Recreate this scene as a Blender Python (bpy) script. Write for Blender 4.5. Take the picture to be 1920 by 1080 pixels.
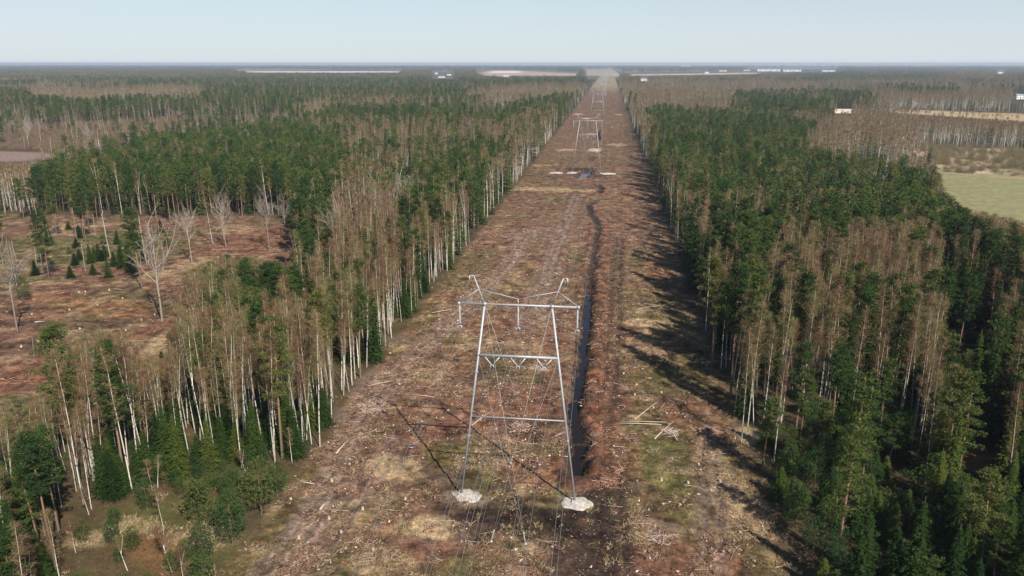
import bpy, math, random
import numpy as np
from mathutils import Vector
sc = bpy.context.scene
for o in list(bpy.data.objects): bpy.data.objects.remove(o)
C = sc.collection
R = math.radians

# ------------------------------------------------------------------ camera, sky, sun, exposure
CAMH = 60.0; FPX = 1450.0
PITCH = math.atan(422 / 1450); YAW = math.atan(.1214)
cd = bpy.data.cameras.new('camera'); cam = bpy.data.objects.new('camera', cd); C.objects.link(cam)
cd.sensor_width = 36; cd.lens = 36 * FPX / 1920; cd.clip_start = .5; cd.clip_end = 60000
cam.location = (0, 0, CAMH); cam.rotation_euler = (math.pi / 2 - PITCH, 0, YAW)
sc.camera = cam

SUN_AZ = 143.1; SUN_EL = 39.3
w = bpy.data.worlds.new('World'); sc.world = w; w.use_nodes = True
nt = w.node_tree; bg = nt.nodes['Background']
sky = nt.nodes.new('ShaderNodeTexSky'); sky.sky_type = 'NISHITA'; sky.sun_disc = False
sky.sun_elevation = R(SUN_EL); sky.sun_rotation = R(SUN_AZ); sky.altitude = 60
sky.air_density = .8; sky.dust_density = .5; sky.ozone_density = 3.0
# thin spring veil low over the horizon
wt = nt.nodes.new('ShaderNodeTexCoord'); ws = nt.nodes.new('ShaderNodeSeparateXYZ'); nt.links.new(wt.outputs['Generated'], ws.inputs[0])
wm = nt.nodes.new('ShaderNodeMapRange'); nt.links.new(ws.outputs[2], wm.inputs[0]); wm.inputs[1].default_value = 0; wm.inputs[2].default_value = .24; wm.inputs[3].default_value = .92; wm.inputs[4].default_value = .0
wx = nt.nodes.new('ShaderNodeMix'); wx.data_type = 'RGBA'; nt.links.new(wm.outputs[0], wx.inputs[0]); nt.links.new(sky.outputs[0], wx.inputs[6]); wx.inputs[7].default_value = (6.6, 7.35, 7.8, 1)
nt.links.new(wx.outputs[2], bg.inputs[0]); bg.inputs[1].default_value = .086
sd = bpy.data.lights.new('sun', 'SUN'); sun = bpy.data.objects.new('sun', sd); C.objects.link(sun)
sd.energy = 5.0; sd.angle = R(.5); sd.color = (1, .93, .83)
az = R(SUN_AZ); el = R(SUN_EL)
sdir = Vector((math.sin(az) * math.cos(el), math.cos(az) * math.cos(el), math.sin(el)))
sun.rotation_euler = sdir.to_track_quat('Z', 'Y').to_euler()
sc.view_settings.view_transform = 'Standard'; sc.view_settings.look = 'None'
sc.view_settings.exposure = 0.3; sc.view_settings.gamma = 1
cy = sc.cycles
cy.max_bounces = 4; cy.diffuse_bounces = 2; cy.glossy_bounces = 2; cy.transmission_bounces = 2
cy.volume_bounces = 0; cy.transparent_max_bounces = 4
cy.use_denoising = True

# ------------------------------------------------------------------ helpers
cP, sP, cA, sA = math.cos(PITCH), math.sin(PITCH), math.cos(YAW), math.sin(YAW)
def gp(px, py, z=0.0):
    """a pixel of the 1920 x 1080 picture -> the point of height z it shows"""
    u = (px - 960) / FPX; v = (py - 540) / FPX
    t = (CAMH - z) / (sP + v * cP); X = u * t; Y = (cP - v * sP) * t
    return X * cA - Y * sA, X * sA + Y * cA
def pj(x, y, z):
    x = np.asarray(x, float); y = np.asarray(y, float)
    X = x * cA + y * sA; Y = -x * sA + y * cA; d = CAMH - z
    zc = np.maximum(Y * cP + d * sP, .1)
    return 960 + FPX * X / zc, 540 + FPX * (d * cP - Y * sP) / zc
def top_height(px, py, ty):
    x, y = gp(px, py); lo, hi = 0., 58.
    for _ in range(40):
        m = (lo + hi) / 2
        if pj(x, y, m)[1] > ty: lo = m
        else: hi = m
    return lo
def inpoly(px, py, poly):
    r = np.zeros(np.shape(px), bool); n = len(poly)
    for i in range(n):
        x1, y1 = poly[i]; x2, y2 = poly[(i + 1) % n]
        if y1 == y2: continue
        c = ((y1 > py) != (y2 > py)) & (px < (x2 - x1) * (py - y1) / (y2 - y1) + x1)
        r ^= c
    return r
def _hash(ix, iy, s):
    h = (ix.astype(np.int64) * 374761393 + iy.astype(np.int64) * 668265263 + s * 982451653) & 0xffffffff
    h = ((h ^ (h >> 13)) * 1274126177) & 0xffffffff
    return ((h ^ (h >> 16)) & 0xffff) / 65535.0
def vnoise(x, y, s=0):
    ix = np.floor(x); iy = np.floor(y); fx = x - ix; fy = y - iy
    fx = fx * fx * (3 - 2 * fx); fy = fy * fy * (3 - 2 * fy)
    a = _hash(ix, iy, s); b = _hash(ix + 1, iy, s); c = _hash(ix, iy + 1, s); d = _hash(ix + 1, iy + 1, s)
    return (a * (1 - fx) + b * fx) * (1 - fy) + (c * (1 - fx) + d * fx) * fy
def fbm(x, y, s=0, o=4):
    t = 0; a = .5; n = 0
    for i in range(o):
        t = t + a * vnoise(x * 2 ** i + 17.3 * i, y * 2 ** i + 9.1 * i, s + i); n += a; a *= .55
    return t / n
def sstep(a, b, x):
    t = np.clip((x - a) / (b - a), 0, 1); return t * t * (3 - 2 * t)

def mesh_np(name, V, T, mats, mi=None, smooth=False):
    """V (n,3), T (m,3) or (m,4) -> mesh datablock"""
    V = np.asarray(V, np.float32); T = np.asarray(T, np.int32); k = T.shape[1]
    me = bpy.data.meshes.new(name)
    me.vertices.add(len(V)); me.vertices.foreach_set('co', V.ravel())
    me.loops.add(T.size); me.loops.foreach_set('vertex_index', T.ravel())
    me.polygons.add(len(T)); me.polygons.foreach_set('loop_start', np.arange(0, T.size, k, dtype=np.int32))
    for m in mats: me.materials.append(m)
    if mi is not None: me.polygons.foreach_set('material_index', np.asarray(mi, np.int32))
    me.polygons.foreach_set('use_smooth', np.full(len(T), smooth, bool))
    me.update(calc_edges=True)
    return me
def link(name, me, parent=None):
    o = bpy.data.objects.new(name, me); C.objects.link(o)
    if parent: o.parent = parent
    return o
def tag(o, label=None, cat=None, group=None, kind=None):
    if label: o['label'] = label
    if cat: o['category'] = cat
    if group: o['group'] = group
    if kind: o['kind'] = kind
    return o
def empty(name, loc, label, cat, group=None, rz=0):
    o = bpy.data.objects.new(name, None); C.objects.link(o); o.location = loc; o.rotation_euler = (0, 0, rz)
    o.empty_display_size = .5
    return tag(o, label, cat, group)

class Tris:
    """collects triangles (with a material slot each)"""
    def __init__(s): s.V = []; s.T = []; s.M = []; s.n = 0
    def add(s, V, T, m=0):
        V = np.asarray(V, float).reshape(-1, 3); T = np.asarray(T, int).reshape(-1, 3)
        s.V.append(V); s.T.append(T + s.n); s.M.append(np.full(len(T), m)); s.n += len(V)
    def slivers(s, P, D, L, W, rng, m=0, flat=None):
        """one triangle per point: base at P, width W, tip at P + D L"""
        P = np.asarray(P, float); n = len(P)
        if n == 0: return
        D = D / np.maximum(np.linalg.norm(D, axis=1, keepdims=True), 1e-6)
        r = rng.normal(size=(n, 3)) if flat is None else np.tile(np.array([[0, 0, 1.]]), (n, 1)) + rng.normal(size=(n, 3)) * flat
        S = np.cross(D, r); S /= np.maximum(np.linalg.norm(S, axis=1, keepdims=True), 1e-6)
        L = np.broadcast_to(np.asarray(L, float).reshape(-1, 1), (n, 1)); W = np.broadcast_to(np.asarray(W, float).reshape(-1, 1), (n, 1))
        V = np.stack([P - S * W / 2, P + S * W / 2, P + D * L], 1).reshape(-1, 3)
        s.add(V, np.arange(3 * n).reshape(-1, 3), m)
    def tube(s, pts, rad, k=6, m=0, cap=True):
        pts = np.asarray(pts, float); n = len(pts); rad = np.broadcast_to(np.asarray(rad, float), (n,))
        t = np.gradient(pts, axis=0); t /= np.maximum(np.linalg.norm(t, axis=1, keepdims=True), 1e-9)
        ref = np.array([0, 0, 1.]) if abs(t[:, 2]).mean() < .8 else np.array([0, 1., 0])
        a = np.cross(t, ref); a /= np.linalg.norm(a, axis=1, keepdims=True); b = np.cross(t, a)
        th = np.arange(k) * 2 * math.pi / k
        ring = a[:, None] * np.cos(th)[None, :, None] + b[:, None] * np.sin(th)[None, :, None]
        V = (pts[:, None] + ring * rad[:, None, None]).reshape(-1, 3); T = []
        for i in range(n - 1):
            for j in range(k):
                q = i * k + j; p = i * k + (j + 1) % k
                T += [(q, p, p + k), (q, p + k, q + k)]
        if cap:
            for j in range(1, k - 1): T += [(0, j + 1, j), ((n - 1) * k, (n - 1) * k + j, (n - 1) * k + j + 1)]
        s.add(V, T, m)
    def box(s, c, d, m=0, rz=0):
        x, y, z = [v / 2 for v in d]
        V = np.array([(i * x, j * y, k * z) for k in (-1, 1) for j in (-1, 1) for i in (-1, 1)], float)
        if rz:
            V[:, :2] = V[:, :2] @ np.array([[math.cos(rz), math.sin(rz)], [-math.sin(rz), math.cos(rz)]])
        V += np.array(c)
        s.add(V, [(0, 2, 3), (0, 3, 1), (4, 5, 7), (4, 7, 6), (0, 1, 5), (0, 5, 4), (2, 6, 7), (2, 7, 3), (0, 4, 6), (0, 6, 2), (1, 3, 7), (1, 7, 5)], m)
    def mesh(s, name, mats, smooth=False):
        return mesh_np(name, np.concatenate(s.V), np.concatenate(s.T), mats, np.concatenate(s.M), smooth)

# ------------------------------------------------------------------ materials
def newmat(name):
    m = bpy.data.materials.new(name); m.use_nodes = True; n = m.node_tree
    for x in list(n.nodes): n.nodes.remove(x)
    out = n.nodes.new('ShaderNodeOutputMaterial'); return m, n, out
def N(n, t, **k):
    x = n.nodes.new(t)
    for a, b in k.items(): setattr(x, a, b)
    return x
def ramp(n, fac, stops):
    r = N(n, 'ShaderNodeValToRGB'); e = r.color_ramp.elements
    while len(e) < len(stops): e.new(.5)
    for i, (p, c) in enumerate(stops): e[i].position = p; e[i].color = (*c, 1)
    n.links.new(fac, r.inputs[0]); return r.outputs[0]
def mixc(n, fac, a, b, mode='MIX'):
    x = N(n, 'ShaderNodeMix', data_type='RGBA', blend_type=mode)
    for s, v in ((0, fac), (6, a), (7, b)):
        if hasattr(v, 'is_linked'): n.links.new(v, x.inputs[s])
        elif s == 0: x.inputs[0].default_value = v
        else: x.inputs[s].default_value = (*v, 1)
    return x.outputs[2]
def noise(n, scale, detail=3, vec=None, out='Fac', rough=.55):
    x = N(n, 'ShaderNodeTexNoise'); x.inputs['Scale'].default_value = scale; x.inputs['Detail'].default_value = detail
    x.inputs['Roughness'].default_value = rough
    if vec is not None: n.links.new(vec, x.inputs['Vector'])
    return x.outputs[out]
def foliage(name, stops, trans=.25, nscale=.5):
    """leaf material: colour differs from tree to tree and clump to clump"""
    m, n, out = newmat(name)
    oi = N(n, 'ShaderNodeObjectInfo'); tc = N(n, 'ShaderNodeTexCoord')
    nz = noise(n, nscale, 2, tc.outputs['Object'])
    ad = N(n, 'ShaderNodeMath', operation='MULTIPLY_ADD'); n.links.new(nz, ad.inputs[0]); ad.inputs[1].default_value = .55; ad.inputs[2].default_value = -.27
    ad2 = N(n, 'ShaderNodeMath', operation='ADD'); n.links.new(ad.outputs[0], ad2.inputs[0]); n.links.new(oi.outputs['Random'], ad2.inputs[1])
    col = ramp(n, ad2.outputs[0], stops)
    d = N(n, 'ShaderNodeBsdfDiffuse'); n.links.new(col, d.inputs[0])
    t = N(n, 'ShaderNodeBsdfTranslucent'); n.links.new(col, t.inputs[0])
    mx = N(n, 'ShaderNodeMixShader'); mx.inputs[0].default_value = trans
    n.links.new(d.outputs[0], mx.inputs[1]); n.links.new(t.outputs[0], mx.inputs[2]); n.links.new(mx.outputs[0], out.inputs[0])
    return m
def plain(name, col, rough=.7, metal=0, var=.15, scale=3., bump=0):
    m, n, out = newmat(name)
    b = N(n, 'ShaderNodeBsdfPrincipled'); b.inputs['Roughness'].default_value = rough; b.inputs['Metallic'].default_value = metal
    tc = N(n, 'ShaderNodeTexCoord'); nz = noise(n, scale, 4, tc.outputs['Object'])
    c = ramp(n, nz, [(.3, [x * (1 - var) for x in col]), (.7, [min(1, x * (1 + var)) for x in col])])
    n.links.new(c, b.inputs['Base Color'])
    if bump:
        bp = N(n, 'ShaderNodeBump'); bp.inputs['Strength'].default_value = bump; n.links.new(nz, bp.inputs['Height']); n.links.new(bp.outputs[0], b.inputs['Normal'])
    n.links.new(b.outputs[0], out.inputs[0]); return m
def bark(name, lo, hi, zc, zw, speck=None, sp=(2.2, .62)):
    """bark whose colour runs from lo (butt) to hi (upper stem) around height zc, with darker marks"""
    m, n, out = newmat(name)
    b = N(n, 'ShaderNodeBsdfPrincipled'); b.inputs['Roughness'].default_value = .85
    tc = N(n, 'ShaderNodeTexCoord'); s = N(n, 'ShaderNodeSeparateXYZ'); n.links.new(tc.outputs['Object'], s.inputs[0])
    mr = N(n, 'ShaderNodeMapRange'); n.links.new(s.outputs[2], mr.inputs[0]); mr.inputs[1].default_value = zc - zw; mr.inputs[2].default_value = zc + zw
    c = mixc(n, mr.outputs[0], lo, hi)
    if speck:
        nz = noise(n, sp[0], 3, tc.outputs['Object'])
        mr2 = N(n, 'ShaderNodeMapRange'); n.links.new(nz, mr2.inputs[0]); mr2.inputs[1].default_value = sp[1] - .04; mr2.inputs[2].default_value = sp[1] + .04
        c = mixc(n, mr2.outputs[0], c, speck)
    oi = N(n, 'ShaderNodeObjectInfo'); mv = N(n, 'ShaderNodeMapRange'); n.links.new(oi.outputs['Random'], mv.inputs[0]); mv.inputs[3].default_value = .62; mv.inputs[4].default_value = 1.04
    c = mixc(n, 1.0, c, mv.outputs[0], 'MULTIPLY')
    n.links.new(c, b.inputs['Base Color']); n.links.new(b.outputs[0], out.inputs[0]); return m

M_birchbark = bark('birch_bark', (.50, .46, .40), (.78, .72, .61), 1.0, 1.2, (.10, .085, .07), (1.6, .60))
M_greybark = bark('aspen_bark', (.30, .26, .21), (.40, .35, .29), 5, 4, (.15, .12, .10), (1.8, .63))
M_pinebark = bark('pine_bark', (.18, .13, .10), (.36, .20, .115), 6, 4, (.11, .07, .05), (2.0, .66))
M_sprucebark = bark('spruce_bark', (.13, .10, .085), (.2, .15, .12), 6, 4)
M_twig = foliage('birch_twigs', [(0, (.20, .11, .066)), (.3, (.25, .16, .088)), (.65, (.27, .195, .10)), (1, (.215, .20, .08))], .2, .25)
M_twiggrey = foliage('grey_twigs', [(0, (.27, .21, .17)), (1, (.36, .30, .24))], .1)
M_pine = foliage('pine_needles', [(0, (.032, .064, .020)), (.35, (.056, .098, .026)), (.7, (.088, .126, .032)), (1, (.14, .146, .042))], .22)
M_spruce = foliage('spruce_needles', [(0, (.020, .044, .014)), (.4, (.044, .078, .018)), (.7, (.068, .108, .021)), (1, (.105, .13, .028))], .2)
M_young = foliage('young_pine_needles', [(0, (.038, .078, .03)), (.5, (.06, .108, .032)), (1, (.10, .125, .036))], .25)
M_shrub = foliage('bare_shrub_twigs', [(0, (.20, .125, .095)), (.5, (.235, .165, .115)), (1, (.22, .18, .10))], .12, .3)
M_olive = foliage('willow_twigs', [(0, (.19, .17, .09)), (1, (.25, .22, .11))], .15, .3)

# ------------------------------------------------------------------ tree shapes (meshes; nominal height 20 m unless said)
def stem(rng, H, r0, r1, lean=.02, wob=.12, n=7):
    z = np.linspace(0, H, n); a = rng.uniform(0, 2 * math.pi)
    lx = np.cos(a) * lean * z + np.cumsum(rng.normal(0, wob, n)) * (z / H) ; ly = np.sin(a) * lean * z + np.cumsum(rng.normal(0, wob, n)) * (z / H)
    return np.stack([lx, ly, z], 1), r0 + (r1 - r0) * (z / H) ** .8
def on(pts, z):
    return np.stack([np.interp(z, pts[:, 2], pts[:, 0]), np.interp(z, pts[:, 2], pts[:, 1]), z], 1)
def cone_dirs(rng, n, up):
    a = rng.uniform(0, 2 * math.pi, n); up = np.broadcast_to(up, (n,))
    return np.stack([np.cos(a) * np.sqrt(1 - up ** 2), np.sin(a) * np.sqrt(1 - up ** 2), up], 1)
def birch(rng, lod=0, H=20., width=1.0, base=.42):
    tr, cr = Tris(), Tris(); lean = rng.uniform(.0, .085); width = width * rng.uniform(.7, 1.5); base = base + rng.uniform(-.12, .12)
    p, r = stem(rng, H, .095 if lod == 0 else .11, .012, lean, .10); tr.tube(p, r, 5 if lod == 0 else 3, 0)
    nb = 46 if lod == 0 else 14
    if rng.uniform() < .15:   # a second stem
        q0 = p[3]; dv = np.array([rng.normal(0, .12), rng.normal(0, .12), 1.]); tr.tube([q0, q0 + dv * H * .22, q0 + dv * H * .42], [.07, .045, .012], 4 if lod == 0 else 3, 0, False)
    t = rng.uniform(0, 1, nb) ** .85; z = H * (base + (.97 - base) * t)
    L = width * (1.75 * np.sin(np.pi * np.clip(.14 + .82 * t, 0, 1)) + .35) * rng.uniform(.65, 1.15, nb)
    D = cone_dirs(rng, nb, rng.uniform(.72, .93, nb)); P = on(p, z); E = P + D * L[:, None]
    cr.slivers(P, D, L, .05 if lod == 0 else .10, rng, 0)
    nt = 19 if lod == 0 else 13
    k = np.repeat(np.arange(nb), nt); u = rng.uniform(.25, 1.0, nb * nt)[:, None]
    Q = P[k] * (1 - u) + E[k] * u + rng.normal(0, .10, (nb * nt, 3))
    DD = cone_dirs(rng, nb * nt, rng.uniform(-.45, .95, nb * nt))
    cr.slivers(Q, DD, rng.uniform(.45, 1.05, nb * nt) * (1 if lod == 0 else 1.4), (.036 if lod == 0 else .11), rng, 0)
    return tr, cr
def aspen(rng, H=19.):
    """wide crowned bare broadleaf tree with forked limbs"""
    tr, cr = Tris(), Tris(); p, r = stem(rng, H * .62, .2, .12, .02, .08); tr.tube(p, r, 6)
    def limb(a, d, L, rad, dep):
        n = 4; pts = [a]; q = a.copy(); dd = d.copy()
        for i in range(n):
            dd = dd + rng.normal(0, .11, 3) + np.array([0, 0, .10]); dd /= np.linalg.norm(dd); q = q + dd * L / n; pts.append(q)
        tr.tube(pts, np.linspace(rad, rad * .45, n + 1), 4, 0, False)
        if dep == 0:
            m = 30; u = rng.uniform(.1, 1, m); P = np.array(pts)[np.clip((u * n).astype(int), 0, n)] + rng.normal(0, .15, (m, 3))
            cr.slivers(P, cone_dirs(rng, m, rng.uniform(.0, .95, m)), rng.uniform(.5, 1.3, m), .04, rng)
            return
        for j in range(4):
            i = rng.integers(1, n + 1); x = dd + rng.normal(0, .62, 3); x[2] = abs(x[2]) + .25; x /= np.linalg.norm(x)
            limb(pts[i], x, L * rng.uniform(.5, .72), rad * .5, dep - 1)
    for j in range(9):
        z = H * rng.uniform(.38, .62); a = on(p, np.array([z]))[0]; an = j * 2.4
        limb(a, np.array([math.cos(an) * .6, math.sin(an) * .6, .8]), H * rng.uniform(.24, .36), .085, 1)
    limb(p[-1], np.array([.05, 0, 1.]), H * .38, .11, 1); limb(p[-1], np.array([-.35, .2, .9]), H * .3, .09, 1)
    return tr, cr
def puff(rng, cr, c, rad, n, size, squash=.5):
    d = rng.normal(size=(n, 3)); d /= np.linalg.norm(d, axis=1, keepdims=True)
    q = d * rng.uniform(.35, 1.0, (n, 1)) ** .6 * rad; q[:, 2] *= squash
    dd = d + rng.normal(0, .5, (n, 3)); dd[:, 2] += .35
    cr.slivers(np.asarray(c) + q, dd, rng.uniform(.7, 1.3, n) * size, size * .52, rng)
def pine(rng, lod=0, H=20., base=.5, R0=1.95):
    tr, cr = Tris(), Tris(); base = base + rng.uniform(-.1, .08); R0 = R0 * rng.uniform(.85, 1.2); p, r = stem(rng, H, .21, .05, rng.uniform(0, .03), .12); m_ = len(p) if lod == 0 else 5; tr.tube(p[:m_], r[:m_], 6 if lod == 0 else 3)
    nb = 30 if lod == 0 else 14
    t = (np.arange(nb) + rng.uniform(0, 1, nb)) / nb; z = H * (base + (.985 - base) * t)
    L = R0 * (np.sin(np.pi * np.clip(.22 + .70 * t, 0, 1)) ** .8 + .06) * rng.uniform(.55, 1.2, nb)
    a = np.arange(nb) * 2.4 + rng.normal(0, .4, nb); P = on(p, z)
    for i in range(nb):
        d = np.array([math.cos(a[i]), math.sin(a[i]), .02 + .55 * t[i] ** 2]); E = P[i] + d * L[i]
        if lod == 0:
            tr.tube([P[i], (P[i] + E) / 2 + [0, 0, -.08], E], [.06, .04, .02], 3, 0, False)
            for u, rr in ((1., .72), (.66, .66), (.36, .5)):
                puff(rng, cr, P[i] * (1 - u) + E * u + rng.normal(0, .15, 3), rr * rng.uniform(.8, 1.2), 50, .32, .38)
        else:
            puff(rng, cr, P[i] * .4 + E * .6, 1.2 * rng.uniform(.8, 1.2), 34, .72, .6)
    puff(rng, cr, p[-1], .8, 40 if lod == 0 else 16, .38 if lod == 0 else .7, .9)
    if lod == 0:   # dead stubs below the crown
        zz = H * rng.uniform(.25, base, 7); tr.slivers(on(p, zz), cone_dirs(rng, 7, .1), 1.1, .05, rng)
    return tr, cr
def spruce(rng, lod=0, H=18., R0=2.25, base=.06):
    tr, cr = Tris(), Tris(); p, r = stem(rng, H, .18, .03, .005, .04); tr.tube(p, r, 6 if lod == 0 else 3)
    nt_ = 30 if lod == 0 else 12
    for i in range(nt_):
        t = (i + rng.uniform(0, .6)) / nt_; z = H * (base + (.97 - base) * t)
        rr = R0 * (1 - t) ** .82 + .12; nb = (int(6 + 6 * (1 - t)) if lod == 0 else int(4 + 4 * (1 - t)))
        a = rng.uniform(0, 7) + np.arange(nb) * 2 * math.pi / nb + rng.normal(0, .2, nb)
        L = rr * rng.uniform(.62, 1.18, nb); m = 11 if lod == 0 else 3
        k = np.repeat(np.arange(nb), m); u = np.tile(np.linspace(.12, 1, m), nb) + rng.normal(0, .04, nb * m)
        ax = on(p, np.array([z]))[0]
        x = ax[0] + np.cos(a[k]) * L[k] * u; y = ax[1] + np.sin(a[k]) * L[k] * u
        zz = z + .12 * L[k] * u - .34 * L[k] * u ** 1.6 + rng.normal(0, .07, nb * m)
        sd_ = rng.choice([-1, 1], nb * m) * rng.uniform(.3, 1.2, nb * m)
        D = np.stack([np.cos(a[k] + sd_), np.sin(a[k] + sd_), rng.normal(-.25, .25, nb * m)], 1)
        s_ = (.32 + .30 * (1 - u)) * (.55 + .6 * (1 - t))
        if lod: s_ = s_ * 2.1
        cr.slivers(np.stack([x, y, zz], 1), D, s_ * 1.25, s_ * .6, rng, 0, .55)
    return tr, cr
def youngpine(rng, lod=0, H=5.):
    tr, cr = Tris(), Tris(); p, r = stem(rng, H, .07, .02, .03, .03); tr.tube(p, r, 4)
    nb = 34 if lod == 0 else 12
    for i in range(nb):
        t = (i + .5) / nb; z = H * (.22 + .76 * t); rr = H * .25 * (np.sin(np.pi * (.18 + .72 * t)) ** .9) * rng.uniform(.6, 1.15); a = i * 2.4
        c = on(p, np.array([z]))[0] + np.array([math.cos(a) * rr, math.sin(a) * rr, .1 * rr])
        puff(rng, cr, c, H * .085 * rng.uniform(.8, 1.3), 34 if lod == 0 else 16, .24 if lod == 0 else .42, .75)
    return tr, cr
def shrub(rng, H=3.2, n=420, W=.045):
    cr = Tris(); tr = Tris()
    for j in range(6):
        d = cone_dirs(rng, 1, rng.uniform(.6, .95))[0]; tr.tube([(0, 0, 0), d * H * .7], [.035, .012], 3, 0, False)
    d = rng.normal(size=(n, 3)); d[:, 2] = abs(d[:, 2]); d /= np.linalg.norm(d, axis=1, keepdims=True)
    q = d * rng.uniform(.25, 1, (n, 1)) * np.array([H * .5, H * .5, H * .8])
    cr.slivers(q, d * .5 + cone_dirs(rng, n, .8), rng.uniform(.4, .9, n), W, rng)
    return tr, cr
def snag(rng, H=11.):
    tr = Tris(); p, r = stem(rng, H, .17, .09, .05, .08); tr.tube(p, r, 6)
    zz = rng.uniform(H * .4, H, 9); tr.slivers(on(p, zz), cone_dirs(rng, 9, .35), .9, .06, rng)
    return tr, None
def joined(name, parts, mats):
    t = Tris()
    for k, x in enumerate(parts):
        if x is None: continue
        for V, T in zip(x.V, x.T):
            pass
        off = t.n; V = np.concatenate(x.V); T = np.concatenate(x.T); t.add(V, T, k)
    return t.mesh(name, mats)

KINDS = {}          # kind -> list of (trunk mesh, crown mesh, joined mesh for mass planting, nominal height)
def reg(kind, fn, nvar, mats, H, seed, **k):
    L = []
    for i in range(nvar):
        rng = np.random.default_rng(seed + i); a, b = fn(rng, **k)
        L.append((a.mesh(kind + '_trunk', [mats[0]]), b.mesh(kind + '_crown', [mats[1]]) if b else None, joined(kind + '_whole', (a, b), mats), H))
    KINDS[kind] = L
reg('birch', birch, 8, (M_birchbark, M_twig), 20, 10)
reg('birch_far', birch, 4, (M_birchbark, M_twig), 20, 30, lod=1, width=1.15)
reg('pine', pine, 5, (M_pinebark, M_pine), 20, 50)
reg('pine_far', pine, 4, (M_pinebark, M_pine), 20, 70, lod=1, base=.42)
reg('spruce', spruce, 5, (M_sprucebark, M_spruce), 18, 90)
reg('spruce_far', spruce, 3, (M_sprucebark, M_spruce), 18, 110, lod=1)
reg('young', youngpine, 4, (M_pinebark, M_young), 5, 130)
reg('young_far', youngpine, 2, (M_pinebark, M_young), 5, 140, lod=1)
reg('aspen', aspen, 3, (M_greybark, M_twiggrey), 20.4, 150)
reg('shrub', shrub, 3, (M_shrub, M_shrub), 3.2, 170)
reg('willow', shrub, 2, (M_olive, M_olive), 3.2, 180)
reg('snag', snag, 3, (M_greybark, None), 11, 190)

# ------------------------------------------------------------------ ground cover
XL, XR = -45.0, 23.5                       # edges of the cleared strip
LINE_X = -11.0                             # the power line's axis
TOWER_Y = [-250, 97.4, 441, 830, 1200, 1570, 1940, 2310, 2700]
def px_poly(pts): return [gp(*p) for p in pts]
clearing_px = [(-500, 398), (545, 406), (562, 470), (505, 505), (430, 500), (360, 560), (325, 640), (290, 700), (200, 705), (120, 765), (30, 810), (-500, 860)]
field_px = [(1752, 322), (1920, 336), (2500, 360), (2500, 540), (1985, 505), (1890, 462), (1800, 400), (1770, 350)]
scrub_px = [(1690, 272), (1920, 280), (2500, 290), (2500, 362), (1920, 337), (1752, 323), (1740, 300)]
strip_px = [(1635, 203), (1920, 214), (2500, 230), (2500, 246), (1920, 229), (1680, 212)]
gap_px = [(-500, 268), (55, 285), (118, 294), (60, 302), (-500, 318)]
spot1_px = [(1775, 838), (1850, 838), (1905, 870), (1890, 895), (1790, 880)]
spot2_px = [(1755, 620), (1850, 618), (1860, 650), (1760, 652)]
yard_px = [(1600, 322), (1640, 322), (1680, 345), (1650, 352), (1612, 335)]
OPEN = [clearing_px, field_px, strip_px, gap_px, spot1_px, spot2_px, yard_px]
DITCH = [(-3.2, 106), (-2.6, 113), (-4.2, 129), (-3.9, 150), (-3.8, 178), (-3.7, 203), (-3.3, 225), (-3.2, 243), (-2.3, 262), (-2.4, 294), (-5.2, 315), (-6.9, 334), (-5.3, 345)]
DITCH2 = [(-2.6, 372), (-2.4, 387), (-4.2, 398)]
POND = [(-13.5, 424), (-12.2, 436), (-10.2, 450)]
DITCH3 = [(-7, 640), (-8.5, 700), (-8.2, 735)]
def wob(y): return (fbm(y / 7, y * 0 + 3.3, 501) - .5) * 2.4 + (fbm(y / 2.1, y * 0 + 8.3, 511) - .5) * .7
def dist_poly(x, y, L):
    """distance to a polyline and the position along it (0..1)"""
    best = np.full(np.shape(x), 1e9); L = [tuple(p) for p in L]
    for (x1, y1), (x2, y2) in zip(L[:-1], L[1:]):
        dx, dy = x2 - x1, y2 - y1; t = np.clip(((x - x1) * dx + (y - y1) * dy) / (dx * dx + dy * dy), 0, 1)
        best = np.minimum(best, np.hypot(x - x1 - t * dx, y - y1 - t * dy))
    return best
TRACKS = [   # machine tracks: pixel polyline, gauge (half distance between ruts), colour key, strength
    ([(1135, 1080), (1128, 980), (1112, 880), (1120, 800), (1140, 720), (1150, 640), (1152, 560), (1158, 480), (1162, 450)], 1.1, 'mud', .65),
    ([(1165, 1080), (1150, 960), (1145, 880)], .9, 'mud', .9),
    ([(1120, 1100), (1108, 960), (1100, 850)], .9, 'black', .8),
    ([(500, 1080), (590, 960), (625, 900), (650, 830), (700, 770), (760, 680), (840, 610), (900, 550), (960, 490), (985, 440)], 1.15, 'pale', .75),
    ([(1010, 600), (1030, 500), (1062, 420), (1080, 370)], 1.1, 'pale', .5),
    ([(930, 960), (860, 960), (800, 900), (745, 830), (700, 770)], 1.2, 'mud', .35),
    ([(1330, 1060), (1335, 950), (1330, 880), (1325, 830)], .9, 'pale', .45),
    ([(-60, 612), (100, 605), (220, 608), (300, 590), (330, 560)], 1.3, 'mud', .6),
    ([(-60, 655), (80, 645), (180, 655), (260, 650)], 1.3, 'mud', .55),
    ([(40, 540), (130, 538), (215, 520), (270, 505), (360, 480), (470, 470)], 1.4, 'red', .7),
    ([(560, 1080), (640, 960), (700, 900), (735, 830)], 1.0, 'pale', .3),
]
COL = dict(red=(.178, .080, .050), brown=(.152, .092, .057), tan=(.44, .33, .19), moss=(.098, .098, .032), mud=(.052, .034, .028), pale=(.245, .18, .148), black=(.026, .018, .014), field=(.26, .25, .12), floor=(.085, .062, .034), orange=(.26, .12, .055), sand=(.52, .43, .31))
COL = {k: np.array(v) for k, v in COL.items()}
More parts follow.
